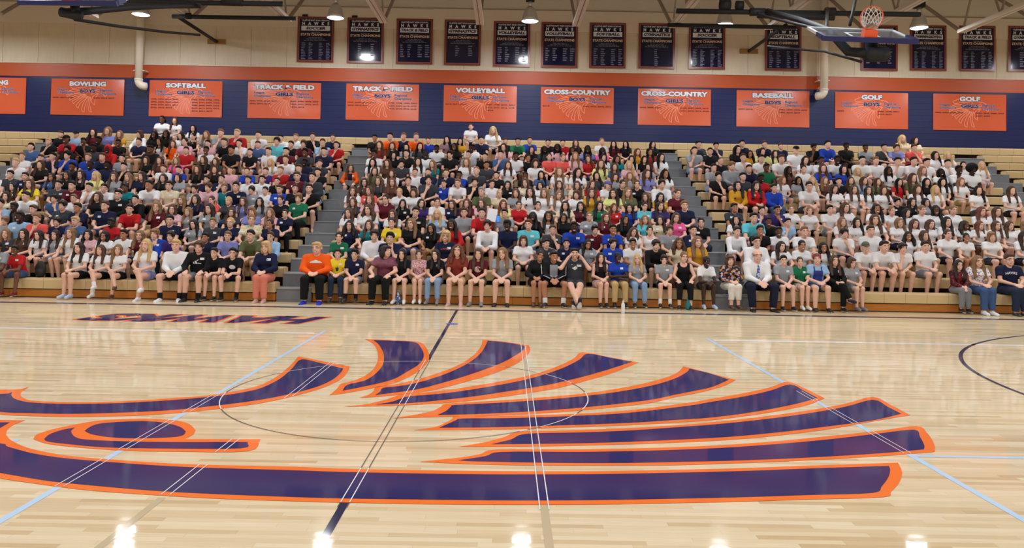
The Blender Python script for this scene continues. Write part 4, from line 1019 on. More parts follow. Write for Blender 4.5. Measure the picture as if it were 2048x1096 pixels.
def hand(wr, d, side, spread=1.0, curl=0.5):
    """palm, four unequal bent fingers and a thumb leaving the side of the palm"""
    d = d / np.linalg.norm(d)
    up = V3(0, 0, 1) if abs(d[2]) < 0.9 else V3(0, -1, 0)
    sd = np.cross(d, up); sd /= np.linalg.norm(sd); nrm = np.cross(sd, d)
    sd = sd * side
    pr = [cone(wr, .026, wr + d * .04, .03, (1, 1, 1)), cone(wr + d * .045 + sd * .018, .02, wr + d * .075 + sd * .022, .017), cone(wr + d * .045 - sd * .018, .02, wr + d * .072 - sd * .024, .017)]
    for k, (o, ln) in enumerate(((-.031, .058), (-.011, .075), (.010, .08), (.030, .07))):
        b = wr + d * .082 + sd * o * spread; m = b + d * ln * .5 + sd * o * .25 * spread - nrm * .008 * curl; e = m + d * ln * .45 - nrm * .028 * curl
        pr += [cone(b, .0098, m, .0092), cone(m, .0092, e, .008)]
    b = wr + d * .025 + sd * .03; m = b + d * .03 + sd * .026 - nrm * .006
    pr += [cone(b, .013, m, .011), cone(m, .011, m + d * .03 + sd * .006, .0092)]
    return pr
LEGS = {'tuck': dict(k=(.115, -.40, .095), a=(.11, -.29, -.325), t=(.125, -.44, -.385)), 'floor': dict(k=(.115, -.42, .095), a=(.125, -.43, -.325), t=(.14, -.585, -.385)),
        'wide': dict(k=(.20, -.41, .095), a=(.17, -.42, -.325), t=(.20, -.57, -.385)), 'near': dict(k=(.072, -.42, .095), a=(.075, -.41, -.325), t=(.085, -.56, -.385)), 'stretch': dict(k=(.085, -.41, .06), a=(.045, -.70, -.31), t=(.08, -.80, -.24))}
def pose(lean=.06, head=(0, 0, 0), arms='lap', legs='tuck', side=0.0, g='f'):
    P = {}
    u = V3(math.sin(side), -math.sin(lean), math.cos(lean)); u /= np.linalg.norm(u)
    pel = V3(0, 0, .095); P['pel'] = pel
    P['waist'] = pel + u * .15; P['chest'] = pel + u * .325; P['nb'] = pel + u * .465
    P['head'] = P['nb'] + V3(math.sin(side) * .08, -.03 - .04 * math.sin(lean), .136); P['R'] = rot(*head)
    sw = .150 if g == 'f' else .175
    ctr = pel + u * .405
    P['sh'] = {s: ctr + V3(s * sw, 0, -s * math.sin(side) * sw) for s in (-1, 1)}
    el, wr, hd = {}, {}, {}
    for s in (-1, 1):
        if arms == 'lap': e, w, d = (.205, -.13, .275), (.055, -.325, .215), (-.6, -.75, -.25)
        elif arms == 'knees': e, w, d = (.235, -.17, .285), (.135, -.335, .205), (-.05, -.95, -.3)
        elif arms == 'lean': e, w, d = (.185, -.33, .20), (.06, -.47, .20), (-.5, -.6, -.5)
        elif arms == 'fold': e, w, d = (.215, -.15, .27), (-.04, -.27, .25 + .03 * s), (-1, -.1, -.1)
        elif arms == 'bino': e, w, d = (.255, -.22, .40), (.135, -.17, .60), (-.55, .05, .8)
        elif arms == 'down': e, w, d = (.215, -.06, .23), (.175, -.20, .135), (-.1, -.9, -.3)
        elif arms == 'between': e, w, d = (.17, -.17, .26), (.035, -.37, .185), (-.25, -.8, -.55)
        elif arms == 'chin': e, w, d = ((.13, -.32, .21), (.045, -.235, .43), (-.2, .25, .9)) if s == 1 else ((.205, -.13, .275), (.02, -.32, .205), (.6, -.6, -.2))
        elif arms == 'up': e, w, d = ((.225, -.18, .33), (.17, -.33, .50), (-.05, -.15, 1)) if s == 1 else ((.205, -.13, .275), (.055, -.325, .215), (.6, -.75, -.25))
        e, w, d = V3(*e), V3(*w), V3(*d)
        e[0] *= s; w[0] *= s
        if arms not in ('chin', 'up') or s == 1: d[0] *= s
        el[s], wr[s], hd[s] = e, w, d
    P['el'], P['wr'], P['hd'] = el, wr, hd
    P['hip'], P['knee'], P['ank'], P['toe'] = {}, {}, {}, {}
    for s in (-1, 1):
        L = LEGS['floor' if legs == 'cross' else legs]
        P['hip'][s] = V3(s * .085, -.02, .085); P['knee'][s] = V3(s * L['k'][0], L['k'][1], L['k'][2]); P['ank'][s] = V3(s * L['a'][0], L['a'][1], L['a'][2]); P['toe'][s] = V3(s * L['t'][0], L['t'][1], L['t'][2])
    if legs == 'cross':
        P['knee'][-1] = V3(.02, -.42, .195); P['ank'][-1] = V3(.16, -.53, -.13); P['toe'][-1] = V3(.20, -.68, -.17); P['knee'][1] = V3(.07, -.40, .09); P['ank'][1] = V3(.05, -.42, -.325); P['toe'][1] = V3(.06, -.575, -.385)
    if legs == 'stretch':
        P['ank'][-1] = V3(.05, -.72, -.30); P['toe'][-1] = V3(.06, -.80, -.19); P['ank'][1] = V3(-.03, -.66, -.33); P['toe'][1] = V3(-.06, -.74, -.25)
    P['arms'], P['g'] = arms, g
    return P
def torso(P, e=0.0):
    g = P['g']
    wd, dp = (.128, .098) if g == 'f' else (.142, .10)
    cw = .134 if g == 'f' else .155
    pr = [ell(P['pel'] + V3(0, .005, .0), (.165 + e, .118 + e, .098 + e * .3)),
          cone(P['pel'] + V3(0, 0, .02), .105 + e, P['waist'], dp - .006 + e, (dp / wd * .98, 1, 1)), cone(P['waist'], dp - .006 + e, P['chest'], .104 + e, (.104 / cw, 1, 1)),
          cone(P['sh'][-1] + V3(.03, 0, -.005), .052 + e, P['sh'][1] + V3(-.03, 0, -.005), .052 + e), cone(P['chest'], .10 + e, P['nb'] + V3(0, 0, -.06), .07 + e, (.62, 1, 1))]
    for s in (-1, 1):
        pr.append(cone(P['nb'] + V3(0, .01, .0), .034 + e * .6, P['sh'][s] + V3(-s * .01, 0, 0), .044 + e))
        if g == 'f': pr.append(ell(P['chest'] + V3(s * .06, -.075, -.015), (.056 + e, .045 + e, .056 + e)))
    return pr
def arm_pr(P, s, e=0.0): return [cone(P['sh'][s], .05 + e, P['el'][s], .038 + e), cone(P['el'][s], .039 + e, P['wr'][s], .026 + e)]
def body_parts(P, h, hands=True, smile=True):
    R, t = P['R'], P['head']
    pr = torso(P) + xform(HEADL, R, t) + [cone(P['nb'] + V3(0, .012, -.03), .052 if P['g'] == 'm' else .044, t + R @ V3(0, .016, -.06), .05 if P['g'] == 'm' else .043)]
    for s in (-1, 1):
        pr += arm_pr(P, s)
        if hands: pr += hand(P['wr'][s], P['hd'][s], -s if P['arms'] != 'bino' else s, 1.0 if P['arms'] != 'bino' else 1.2)
        else: pr.append(cone(P['wr'][s], .028, P['wr'][s] + P['hd'][s] / np.linalg.norm(P['hd'][s]) * .11, .026))
        kn, an, to = P['knee'][s], P['ank'][s], P['toe'][s]
        pr += [cone(P['hip'][s], .084, kn, .057), cone(kn, .056, kn * .62 + an * .38 + V3(0, .018, 0), .054), cone(kn * .62 + an * .38 + V3(0, .018, 0), .053, an, .036)]
        pr += [cone(an + V3(0, .035, -.04), .034, an + V3(0, -.02, -.03), .036), cone(an + V3(0, -.02, -.035), .035, to, .026)]
    D, lo, hh = field(pr, h, .018)
    v, f = surf(D, lo, hh)
    return [(v, f, 0)] + face_parts(R, t, smile), pr
def shirt_parts(P, h, kind):
    e = .016 if kind != 'k' else .009
    if kind == 'L': e = .017
    pr = torso(P, e)
    nb = P['nb']
    for s in (-1, 1):
        if kind == 'T': pr.append(cone(P['sh'][s], .050 + e, P['sh'][s] * .38 + P['el'][s] * .62, .052 + e, flat=True))
        elif kind == 'L': pr += [cone(P['sh'][s], .050 + e, P['el'][s], .043 + e), cone(P['el'][s], .043 + e, P['wr'][s] + (P['el'][s] - P['wr'][s]) * .03, .032 + e * .6, flat=True)]
    if kind == 'k':
        subs = [ell(nb + V3(0, -.05, .0), (.085, .10, .085))] + [ell(P['sh'][s] + V3(s * .045, 0, .03), (.058, .10, .10)) for s in (-1, 1)]
    else:
        subs = [ell(nb + V3(0, -.055, .055), (.07, .085, .085))]
    D, lo, hh = field(pr, h, .03, subs, [((0, 0, -1), -.02)], noise=(.006, 26.0))
    v, f = surf(D, lo, hh)
    return [(v, f, 0)]
def bottom_parts(P, h, kind):
    e = .016
    pr = [ell(P['pel'] + V3(0, -.0, -.005), (.172 + e, .122 + e, .10))]
    for s in (-1, 1):
        kn, an = P['knee'][s], P['ank'][s]; hp = P['hip'][s]
        if kind == 'S': pr.append(cone(hp, .086 + e, hp * .25 + kn * .75, .068 + e, flat=True))
        elif kind == 'M': pr.append(cone(hp, .086 + e, hp * .5 + kn * .5, .078 + e, flat=True))
        else: pr += [cone(hp, .086 + e, kn, .06 + e), cone(kn, .06 + e, an + (kn - an) * (.28 if kind == 'C' else .06), .045 + e, flat=True)]
    D, lo, hh = field(pr, h, .02, (), [((0, 0, 1), P['waist'][2] - .03)], noise=(.004, 34.0))
    v, f = surf(D, lo, hh)
    return [(v, f, 0)]
def shoe_parts(P, s, h):
    an, to = P['ank'][s], P['toe'][s]
    d = (to - an); d[2] = 0 if abs(to[2] + .385) < .01 else d[2]
    L = np.linalg.norm(d); d = d / L
    heel = an + V3(0, .035, -.045)
    tip = to + d * .02
    pr = [cone(heel, .04, an + V3(0, -.03, -.035), .041), cone(an + V3(0, -.03, -.04), .041, tip, .034), cone(heel + V3(0, 0, .03), .036, an + V3(0, 0, .0), .042, flat=True)]
    pl = [((0, 0, -1), .418)] if abs(to[2] + .385) < .01 else []
    D, lo, hh = field(pr, h, .02, (), pl)
    v, f = surf(D, lo, hh)
    zc = v[f].mean(1)[:, 2]
    flat = abs(to[2] + .385) < .01
    if flat: top = zc > -.393
    else:
        n = np.cross(np.cross(d, V3(0, 0, 1)), d); n /= np.linalg.norm(n); hgt = (v[f].mean(1) - an) @ n; top = hgt > np.percentile(hgt, 22)
    return [(v, f[top], 0), (v, f[~top], 1)]
def hair_parts(st, h):
    """in head space; returns verts, quads"""
    subs, planes, nz = [], [], None
    face = ell((0, -.10, -.035), (.056, .075, .088))
    if st == 's':
        pr = [ell((0, .018, .036), (.081, .096, .09)), ell((0, -.05, .085), (.06, .04, .03))]; planes = [((0, -.81, -1), .002)]; subs = [ell((0, -.11, .0), (.062, .055, .062))]
    elif st == 'n':
        pr = [ell((0, .014, .031), (.0755, .0925, .0875))]; planes = [((0, -.81, -1), -.005)]
    elif st == 'N':
        pr = [ell((0, .018, .02), (.079, .094, .075))]; planes = [((0, -.5, -1), .03), ((0, -.3, 1), .045)]
    elif st == 'm':
        pr = [ell((0, .02, .036), (.088, .104, .096)), ell((0, -.06, .07), (.068, .045, .035))]; planes = [((0, -.6, -1), .045)]; subs = [ell((0, -.115, -.01), (.06, .06, .06))]; nz = (.006, 70)
    elif st == 'c':
        pr = [ell((0, .02, .045), (.088, .10, .094)), ell((0, -.04, .1), (.065, .05, .04))]; planes = [((0, -.75, -1), .01)]; subs = [ell((0, -.115, -.01), (.062, .06, .064))]; nz = (.010, 110)
    elif st == 'a':
        pr = [ell((0, .025, .055), (.14, .135, .13))]; subs = [ell((0, -.12, -.03), (.064, .10, .088))]; planes = [((0, -.3, -1), .05)]; nz = (.009, 95)
    elif st == 'w':
        pr = [ell((0, .02, .034), (.088, .102, .096)), ell((.073, .012, -.055), (.03, .06, .085)), ell((-.073, .012, -.055), (.03, .06, .085)), ell((0, .07, -.05), (.085, .05, .09)), ell((0, -.06, .075), (.062, .04, .03))]; subs = [ell((0, -.115, -.03), (.058, .07, .082))]
    elif st in 'lu':
        k = 1.0 if st == 'l' else 1.35
        pr = [ell((0, .02, .03), (.084, .10, .093)), cone((0, .06, .0), .075, (0, .075, -.2), .06, (.75, 1, 1))]
        for s in (-1, 1):
            if st == 'l': pr += [cone((s * .066, -.005, .03), .028, (s * .085, -.01, -.12), .033, (1, .8, 1)), cone((s * .085, -.01, -.12), .033, (s * .088, -.085, -.30), .022, (.7, 1, 1))]
            else: pr += [cone((s * .07, .0, .03), .035, (s * .115, -.005, -.12), .05), cone((s * .115, -.005, -.12), .05, (s * .11, -.05, -.22), .035)]
        subs = [face]
        nz = (.003, 60) if st == 'l' else (.011, 90)
    elif st == 'p':
        pr = [ell((0, .016, .032), (.078, .0955, .09)), cone((0, .105, .055), .03, (.02, .14, -.02), .032), cone((.02, .14, -.02), .032, (.06, .12, -.2), .018)]; planes = []; subs = [ell((0, -.11, -.02), (.07, .068, .088)), ell((0, -.02, -.12), (.12, .09, .10))]
    elif st == 'h':
        pr = [ell((0, .012, .05), (.083, .10, .078))]; planes = [((0, 0, -1), -.03)]
        v1, f1 = surf(*field(pr, h, .02, (), planes)); v2, f2 = surf(*field([ell((0, -.115, .04), (.062, .062, .012))], min(h, .008), .01))
        v3, f3 = surf(*field([ell((0, .03, .0), (.08, .085, .07))], h, .02, [ell((0, -.11, -.02), (.08, .1, .1))], [((0, -.7, -1), .02)]))
        return np.concatenate([v1, v2, v3]), np.concatenate([f1, f2 + len(v1), f3 + len(v1) + len(v2)])
    elif st == 'H':
        pr = [ell((0, .025, .03), (.105, .12, .12)), cone((0, .04, -.05), .09, (0, .05, -.15), .11)]; subs = [ell((0, -.12, -.02), (.068, .11, .095))]
    v, f = surf(*field(pr, h, .02, subs, planes, nz))
    return v, f
CACHE = {}
def cached(key, fn):
    if key not in CACHE: CACHE[key] = fn()
    return CACHE[key]
POSES = {}
def getpose(spec):
    if spec not in POSES: POSES[spec] = pose(lean=spec[0], head=spec[1], arms=spec[2], legs=spec[3], side=spec[4], g=spec[5])
    return POSES[spec]

# ------------------------------------------------------------------ read the list, find each person's bench row
people = []
for pk, (ox, oy, sc, txt) in PANELS.items():
    for e in txt.split():
        x, y, c = e.split(',')
        slv = 'T'
        if '.' in c: c, slv = c.split('.')
        people.append(dict(px=ox + float(x) / sc, py=oy + float(y) / sc, st=c[0], hc=c[1], sk=c[2], sh=c[3], slv=slv))
# front bench: pose, legs, bottoms, shoes, socks, width
FRONT = {5: ('lean', 'floor', 'Sg', 'K', None, 1), 36: ('lean', 'wide', 'SD', 'M', None, .95), 157: ('lap', 'near', 'MK', 'b', None, 1.02), 200: ('lap', 'cross', 'MK', 'W', 'W', 1), 234: ('lap', 'cross', 'MK', 'S', None, .95), 292: ('lap', 'cross', 'Mv', 'W', None, 1),
 353: ('between', 'wide', 'SN', 'W', 'K', 1.05), 398: ('knees', 'floor', 'Sg', 'K', 'K', 1.08), 436: ('lean', 'floor', 'Sg', 'K', None, .92), 468: ('lean', 'wide', 'SN', 'K', 'K', .98), 531: ('lap', 'near', 'Lx', 'p', None, 1.0),
 633: ('lap', 'floor', 'LK', 'B', None, 1.22), 674: ('lap', 'floor', 'Lj', 'd', None, .95), 710: ('between', 'floor', 'Sg', 'd', 'K', 1.0), 775: ('knees', 'floor', 'LK', 'K', None, 1.18), 805: ('between', 'floor', 'MK', 'W', None, .95), 836: ('lap', 'near', 'Mp', 'W', None, .9),
 867: ('between', 'floor', 'LJ', 'g', None, .93), 916: ('between', 'floor', 'Sk', 'p', None, .98), 958: ('between', 'floor', 'Mo', 'g', None, 1.0), 1005: ('between', 'floor', 'MN', 'K', None, 1.04), 1076: ('lap', 'near', 'SK', 'S', None, 1.0), 1104: ('between', 'wide', 'SK', 'K', 'W', 1.18),
 1150: ('bino', 'stretch', 'Sd', 'N', None, 1.16), 1201: ('lap', 'near', 'Mp', 'K', None, .95), 1236: ('fold', 'floor', 'Lk', 'K', None, .98), 1275: ('lap', 'floor', 'LJ', 'K', None, .93), 1328: ('between', 'floor', 'SK', 'K', 'W', .92), 1368: ('knees', 'floor', 'CK', 'K', None, .96),
 1410: ('lean', 'floor', 'Sd', 'b', None, .95), 1460: ('lap', 'near', 'CW', 'S', None, 1.12), 1513: ('between', 'wide', 'LN', 'K', None, 1.16), 1569: ('between', 'floor', 'SK', 'N', None, .95), 1599: ('lap', 'near', 'MW', 'W', None, .93), 1635: ('lap', 'floor', 'MD', 'K', None, 1.08),
 1676: ('lap', 'cross', 'LK', 'N', None, .95), 1698: ('lap', 'near', 'Sg', 'g', None, .96), 1918: ('between', 'near', 'Lg', 'K', None, .96), 1957: ('lap', 'near', 'LD', 'W', None, 1.08), 2020: ('lap', 'near', 'Lj', 'd', None, 1.06)}
HEADZ = 0.685
def aisle(x):
    for x0, x1, _ in AIS:
        if x0 + .12 < x < x1 - .12: return True
    return False
for p in people:
    best = None
    isf = p['py'] > 484 + .0125 * p['px'] and any(abs(k_ - p['px']) < 9 for k_ in FRONT) and not (p['px'] > 1700 and p['px'] < 1900)
    for i in ([1] if isf else range(2, NROW + 1)):
        Y = row_y(i) + 0.17
        v = on_depth(p['px'], p['py'], Y - .08)
        sz = row_z(i)
        ais = aisle(v.x) and 1 < i < NROW
        if ais: sz = DR * i
        dz = v.z - sz
        cost = abs(dz - HEADZ)
        if best is None or cost < best[0]: best = (cost, i, v.x, Y, sz, dz, ais)
    p['row'], p['X'], p['Y'], p['sz'], p['dz'], p['ais'] = best[1:]
    if p['ais']: p['Y'] = D1 + .45 + (p['row'] - 1) * DP + .16
# keep shoulder room on each bench
for i in range(1, NROW + 1):
    R_ = sorted([p for p in people if p['row'] == i], key=lambda p: p['X'])
    for it in range(12):
        for a, b in zip(R_, R_[1:]):
            gap = 0.37 - (b['X'] - a['X'])
            if gap > 0: a['X'] -= gap / 4; b['X'] += gap / 4
people.sort(key=lambda p: (p['row'], p['X']))

SHOE = {'K': (24, 24, 28), 'W': (232, 234, 238), 'M': (112, 20, 30), 'b': (176, 200, 232), 'S': (92, 62, 46), 'B': (30, 50, 190), 'd': (52, 54, 62), 'p': (206, 164, 164), 'g': (130, 132, 140), 'N': (28, 30, 50)}
ORD = ['', 'front', 'second', 'third', 'fourth', 'fifth', 'sixth', 'seventh', 'eighth', 'ninth', 'tenth', 'eleventh', 'twelfth', 'thirteenth', 'fourteenth', 'top']
rnd = random.Random(11)
FEM = set('lpuw')
HEADS = [(0, 0, 0), (.22, .05, .08), (-.2, 0, -.08), (.05, .08, .14)]
def spec_for(p):
    g = 'f' if p['st'] in FEM else 'm'
    if p['row'] == 1:
        key = min(FRONT, key=lambda k: abs(k - p['px']))
        if abs(key - p['px']) < 9: p['front'] = FRONT[key]; p['fkey'] = key
    if p.get('front'):
        arms, legs = p['front'][:2]
        lean = {'lean': .42, 'between': .16, 'bino': -.05, 'knees': .10, 'chin': .3}.get(arms, .06)
        hd = HEADS[0 if p['fkey'] % 3 else 1 + p['fkey'] % 2]
        sd = 0.0
        if p['fkey'] == 775: hd, sd = (.95, -.1, .1), .05
        if p['fkey'] == 1076: hd, sd = (.1, 0, .22), .16
        if p['fkey'] == 1150: hd = (0, -.08, 0)
        return (lean, hd, arms, legs, sd, g)
    if g == 'f': arms, lean = rnd.choice([('lap', .06), ('lap', .06), ('between', .16), ('knees', .1)])
    else: arms, lean = rnd.choice([('lap', .06), ('lean', .42), ('between', .16), ('chin', .3)])
    legs = 'tuck' if p['row'] > 1 else 'floor'
    return (lean, HEADS[rnd.randrange(4 if arms == 'lap' else 2) if arms != 'chin' else 0], arms, legs, 0.0, g)
for p in people:
    p['spec'] = spec_for(p); p['flip'] = (rnd.random() < .5) and not p.get('front')
    hz = getpose(p['spec'])['head'][2]
    p['s'] = min(1.08, max(.90, p['dz'] / hz))
    p['w'] = p['front'][5] if p.get('front') else rnd.uniform(.94, 1.06)
    p['bot'] = p['front'][2] if p.get('front') else rnd.choice(['SK', 'SN', 'Sg', 'SK', 'Sd', 'Sk', 'SD', 'SJ'] + (['LD', 'Lj', 'LK'] if p['px'] < 1550 else []))
    p['tagged'] = (p['sh'] != 'W' or p['px'] < 1500) and rnd.random() < .6
NIND = 300
cardigan = min(people, key=lambda p: abs(p['px'] - 694.5) + abs(p['py'] - 334))
people.remove(cardigan); people.insert(0, cardigan)
indiv = sorted(people[:NIND], key=lambda p: (p['row'], p['X'])); rest = people[NIND:]

# ------------------------------------------------------------------ labels: look first, then bench row and neighbour
KIND = {'T': 'T-shirt', 'L': 'long-sleeved top', 'k': 'tank top'}
def look(p): return '%s %s' % (SHIRT[p['sh']][0], KIND[p['slv']])
def hairw(p): return STYLE[p['st']] % HAIRC[p['hc']][0]
from collections import Counter
def base_label(p): return 'person in %s with %s on %s bench' % (look(p), hairw(p), ORD[p['row']])
cnt = Counter(base_label(p) for p in indiv); used = Counter()
for k, p in enumerate(indiv):
    lab = base_label(p)
    if cnt[lab] > 1:
        nb = [q for q in (indiv[k - 1] if k else None, indiv[k + 1] if k + 1 < len(indiv) else None) if q and q['row'] == p['row'] and abs(q['X'] - p['X']) < 1.2]
        cand = [' beside %s shirt' % SHIRT[q['sh']][0] for q in nb if q['sh'] != p['sh']] + [' beside %s' % hairw(q) for q in nb if hairw(q) != hairw(p)]
        if len(nb) == 2 and hairw(nb[0]) != hairw(nb[1]): cand.append(' between %s and %s' % (HAIRC[nb[0]['hc']][0], HAIRC[nb[1]['hc']][0] + ' hair'))
        cand = [lab + c for c in cand if len((lab + c).split()) <= 16]
        free = [c for c in cand if not used[c]]
        lab = (free or cand or [lab])[0]
    used[lab] += 1
    p['label'] = ' '.join(lab.split()[:16])
cardigan['label'] = 'person in orange cardigan over navy dress sitting on the grey aisle stairs'
SPECIAL = {353: 'person in white sweatshirt and black shorts with white trainers on front bench', 398: 'person in black hoodie with white chest print, hands on knees, on front bench', 531: 'person in navy blazer and orange patterned trousers with blond bob on front bench',
 633: 'person in bright orange hoodie and black trousers beside the grey stair aisle', 674: 'person in yellow T-shirt and dark jeans beside the orange hoodie', 775: 'person in maroon satin blouse turning head aside on front bench', 836: 'person in sleeveless pink floral top with white shoes on front bench',
 916: 'person in rust T-shirt with long curly auburn hair on front bench', 1104: 'person in open black track jacket with white stripes and white socks', 1150: 'person in charcoal T-shirt making binoculars with both hands, legs stretched out', 1076: 'person in black cardigan leaning toward the black track jacket',
 1410: 'person in white polo shirt and pale blue shoes on front bench', 1460: 'person in dark floral blouse and white cropped trousers beside stair aisle', 1513: 'bald person in white dress shirt and blue tie on front bench', 1635: 'person in denim overalls with red headband on front bench',
 1918: 'person in red plaid shirt and black boots on front bench', 1957: 'person in white floral blouse and blue jeans on front bench', 2020: 'person in navy T-shirt with white chest lettering on front bench', 157: 'person in white T-shirt with pale blue slip-on shoes on front bench', 292: 'person in white T-shirt with long blond hair and crossed legs on front bench'}

TAGM = mat('name_tag_paper', (226, 228, 236), 0.6)
REDB = mat('red_bandana', (150, 24, 40), 0.8)
def set_mats(o, mats):
    for sl, m in zip(o.material_slots, mats): sl.link = 'OBJECT'; sl.material = m
def decal_on(me_bvh, pts):
    out = []
    for x, z in pts:
        hit = me_bvh.ray_cast(Vector((x, -1, z)), Vector((0, 1, 0)))
        out.append((x, (hit[0].y if hit[0] is not None else -.13) - .004, z))
    return out
def bvh_of(key, me):
    return cached(('bvh', key), lambda: BVHTree.FromPolygons([v.co for v in me.vertices], [tuple(q.vertices) for q in me.polygons]))
def glasses_mesh():
    mb = MB()
    y = FY[(.03, .004)] - .012
    for s in (-1, 1):
        mb.tube([(s * .033 + .021 * math.cos(a), y, .003 + .016 * math.sin(a)) for a in np.linspace(0, 2 * math.pi, 15)[:-1]], .0022, 5, closed=True)
        mb.tube([(s * .054, y, .006), (s * .077, .01, .004)], .002, 5)
    mb.tube([(-.012, y, .005), (.012, y, .005)], .002, 5)
    return mb.mesh('glasses', mat('dark_glasses_frame', (26, 24, 28), 0.3))
GL = None
GLASS_PX = (398, 436, 468, 633, 710, 805, 1005, 1513, 1676, 1698, 1918, 1957, 2020, 531, 539, 892, 1339)
persons = []
for k, p in enumerate(indiv):
    lod = 0 if p['row'] <= 2 else 1
    h = (.0138, .022)[lod]; hc_ = (.02, .027)[lod]
    P = getpose(p['spec']); sp = p['spec']
    fk = p.get('fkey')
    root = empty('person', (p['X'], p['Y'], p['sz'] + .004), SPECIAL.get(fk, p['label']), 'person', 'people seated on the bleachers')
    fx = -1 if p['flip'] else 1
    root.scale = (fx * p['s'] * p['w'], p['s'] * (1 + (p['w'] - 1) * .6), p['s'])
    root.rotation_euler.z = math.radians(rnd.uniform(-7, 7))
    me = cached(('body', sp, lod), lambda: np_mesh('body', body_parts(P, h, True)[0], 4))
    b = link('body', me, root); set_mats(b, [skin_mat(p['sk']), EYE_W, EYE_D, LIPM])
    sme = cached(('shirt', sp, p['slv'], lod), lambda: np_mesh('shirt', shirt_parts(P, hc_, p['slv']), 1))
    o = shirt_o = link('shirt', sme, root); set_mats(o, [cloth_mat(p['sh']) if fk != 775 else mat('maroon_satin', (122, 56, 80), .38, bump=.6, bscale=9)])
    bt = p['bot']
    o = link('trousers' if bt[0] in 'LC' else 'shorts', cached(('bot', sp, bt[0], lod), lambda: np_mesh('bottoms', bottom_parts(P, hc_, bt[0]), 1)), root); set_mats(o, [bot_mat(bt[1])])
    hs = 'N' if p['st'] == 'n' and p['hc'] == 'g' else p['st']
    hme = cached(('hair', hs, lod), lambda: np_mesh('hair', [(*hair_parts(hs, (.0105, .016)[lod]), 0)], 1))
    nm = {'h': 'cap', 'H': 'hood'}.get(p['st'], 'hair')
    o = link(nm, hme, root)
    R4 = Matrix((P['R'] * HS).tolist()).to_4x4(); R4.translation = Vector(P['head'].tolist()); o.matrix_basis = R4
    set_mats(o, [hair_mat(p['hc']) if nm == 'hair' else (cloth_mat('R') if nm == 'hood' else hair_mat(p['hc']))])
    hair_o = o
    if p['row'] <= 3:
        sc_ = p['front'][3] if p.get('front') else rnd.choice('KWWgd')
        for s in (-1, 1):
            o = link('shoe', cached(('shoe', sp[3], s, lod), lambda: np_mesh('shoe', shoe_parts(P, s, (.011, .015)[lod]), 2)), root)
            set_mats(o, [mat('shoe_' + sc_, SHOE[sc_], 0.5), mat('shoe_sole', (214, 212, 208), 0.6) if sc_ in 'KNWbMB' else mat('shoe_sole_dark', (70, 62, 58), 0.7)])
    if p.get('front') and p['front'][4]:
        for s in (-1, 1):
            an, kn = P['ank'][s], P['knee'][s]
            v, f = surf(*field([cone(an + V3(0, 0, -.03), .045, an * .74 + kn * .26, .049, flat=True)], .011, .02))
            o = link('sock', np_mesh('sock', [(v, f, 0)], 1), root); set_mats(o, [cloth_mat(p['front'][4])])
    if p['tagged'] and fk not in (1513, 633, 1460, 775, 353, 2020):
        def tagmesh():
            bv = bvh_of(('shirt', sp, p['slv'], lod), sme); c = P['chest']
            pts = [(c[0] + .045 + .075 * i / 2, c[2] + .01 + .045 * j) for j in (0, 1) for i in range(3)]
            mb = MB().add(decal_on(bv, pts), [(0, 1, 4, 3), (1, 2, 5, 4)]); return mb.mesh('name_tag', TAGM)
        link('name_tag', cached(('tag', sp, p['slv'], lod), tagmesh), shirt_o)
    if p['row'] <= 2 and any(abs(q - p['px']) < 4 for q in GLASS_PX):
        if GL is None: GL = glasses_mesh()
        o = link('glasses', GL, root); o.matrix_basis = R4
    p['root'] = root; p['shirt'] = shirt_o; p['sme'] = sme; p['P'] = P; p['R4'] = R4
    persons.append(p)

# prints, ties and other clothing details that the photograph shows
def near(px, row=None):
    return min([p for p in persons if row is None or p['row'] == row], key=lambda p: abs(p['px'] - px))
def chest_print(px, kind, text=None, w=.2, h=.06, dz=0.0, m=None, row=1, dx=0.0, py=None):
    p = near(px, row); bv = bvh_of(('shirt', p['spec'], p['slv'], 0 if p['row'] <= 2 else 1), p['sme']); c = p['P']['chest']
    if kind == 'text':
        co, fs, lo, hi = text_mesh(text, .02, 0, 1); kk = hi - lo; cc = (lo + hi) / 2
        pts = [(c[0] + dx + (q[0] - cc[0]) / kk[0] * w * (-1 if p['flip'] else 1), c[2] + dz + (q[1] - cc[1]) / kk[1] * h + (.018 * (1 - (2 * (q[0] - cc[0]) / kk[0]) ** 2))) for q in co]
        o = MB().add(decal_on(bv, pts), fs).build('chest_print', m, p['shirt'])
    else:
        mb = MB()
        for poly in [tri for pl_ in kind for tri in ([[(0, 0), pl_[i_], pl_[(i_ + 1) % len(pl_)]] for i_ in range(len(pl_))] if len(pl_) > 4 else [pl_])]:
            mb.add(decal_on(bv, [(c[0] + dx + q[0] * w, c[2] + dz + q[1] * h) for q in poly]), [tuple(range(len(poly)))])
        o = mb.build('chest_print', m, p['shirt'])
    return o
PW = mat('shirt_print_white', (226, 228, 234), 0.7); PO = mat('shirt_print_orange', (226, 84, 40), 0.7); PBK = mat('shirt_print_dark', (34, 46, 40), 0.7)
chest_print(2020, 'text', 'HAWKS', .21, .05, .0, PW)
hx = [-.5, -.35, -.2, -.05, .05, .2, .35, .5]; hz = [-.2, .05, .2, .45, .45, .2, .05, -.2]
hump = [[(hx[i], -.4), (hx[i + 1], -.4), (hx[i + 1], hz[i + 1]), (hx[i], hz[i])] for i in range(7)]
chest_print(633, hump, None, .2, .075, .01, PW)
bars = [[(-.5, -.4), (-.3, -.4), (-.42, .0), (-.5, .0)], [(-.22, -.4), (.04, -.4), (-.16, .28), (-.34, .1)], [(.12, -.4), (.42, -.4), (.1, .5), (-.08, .35)]]
chest_print(398, bars, None, .17, .10, -.03, PW)
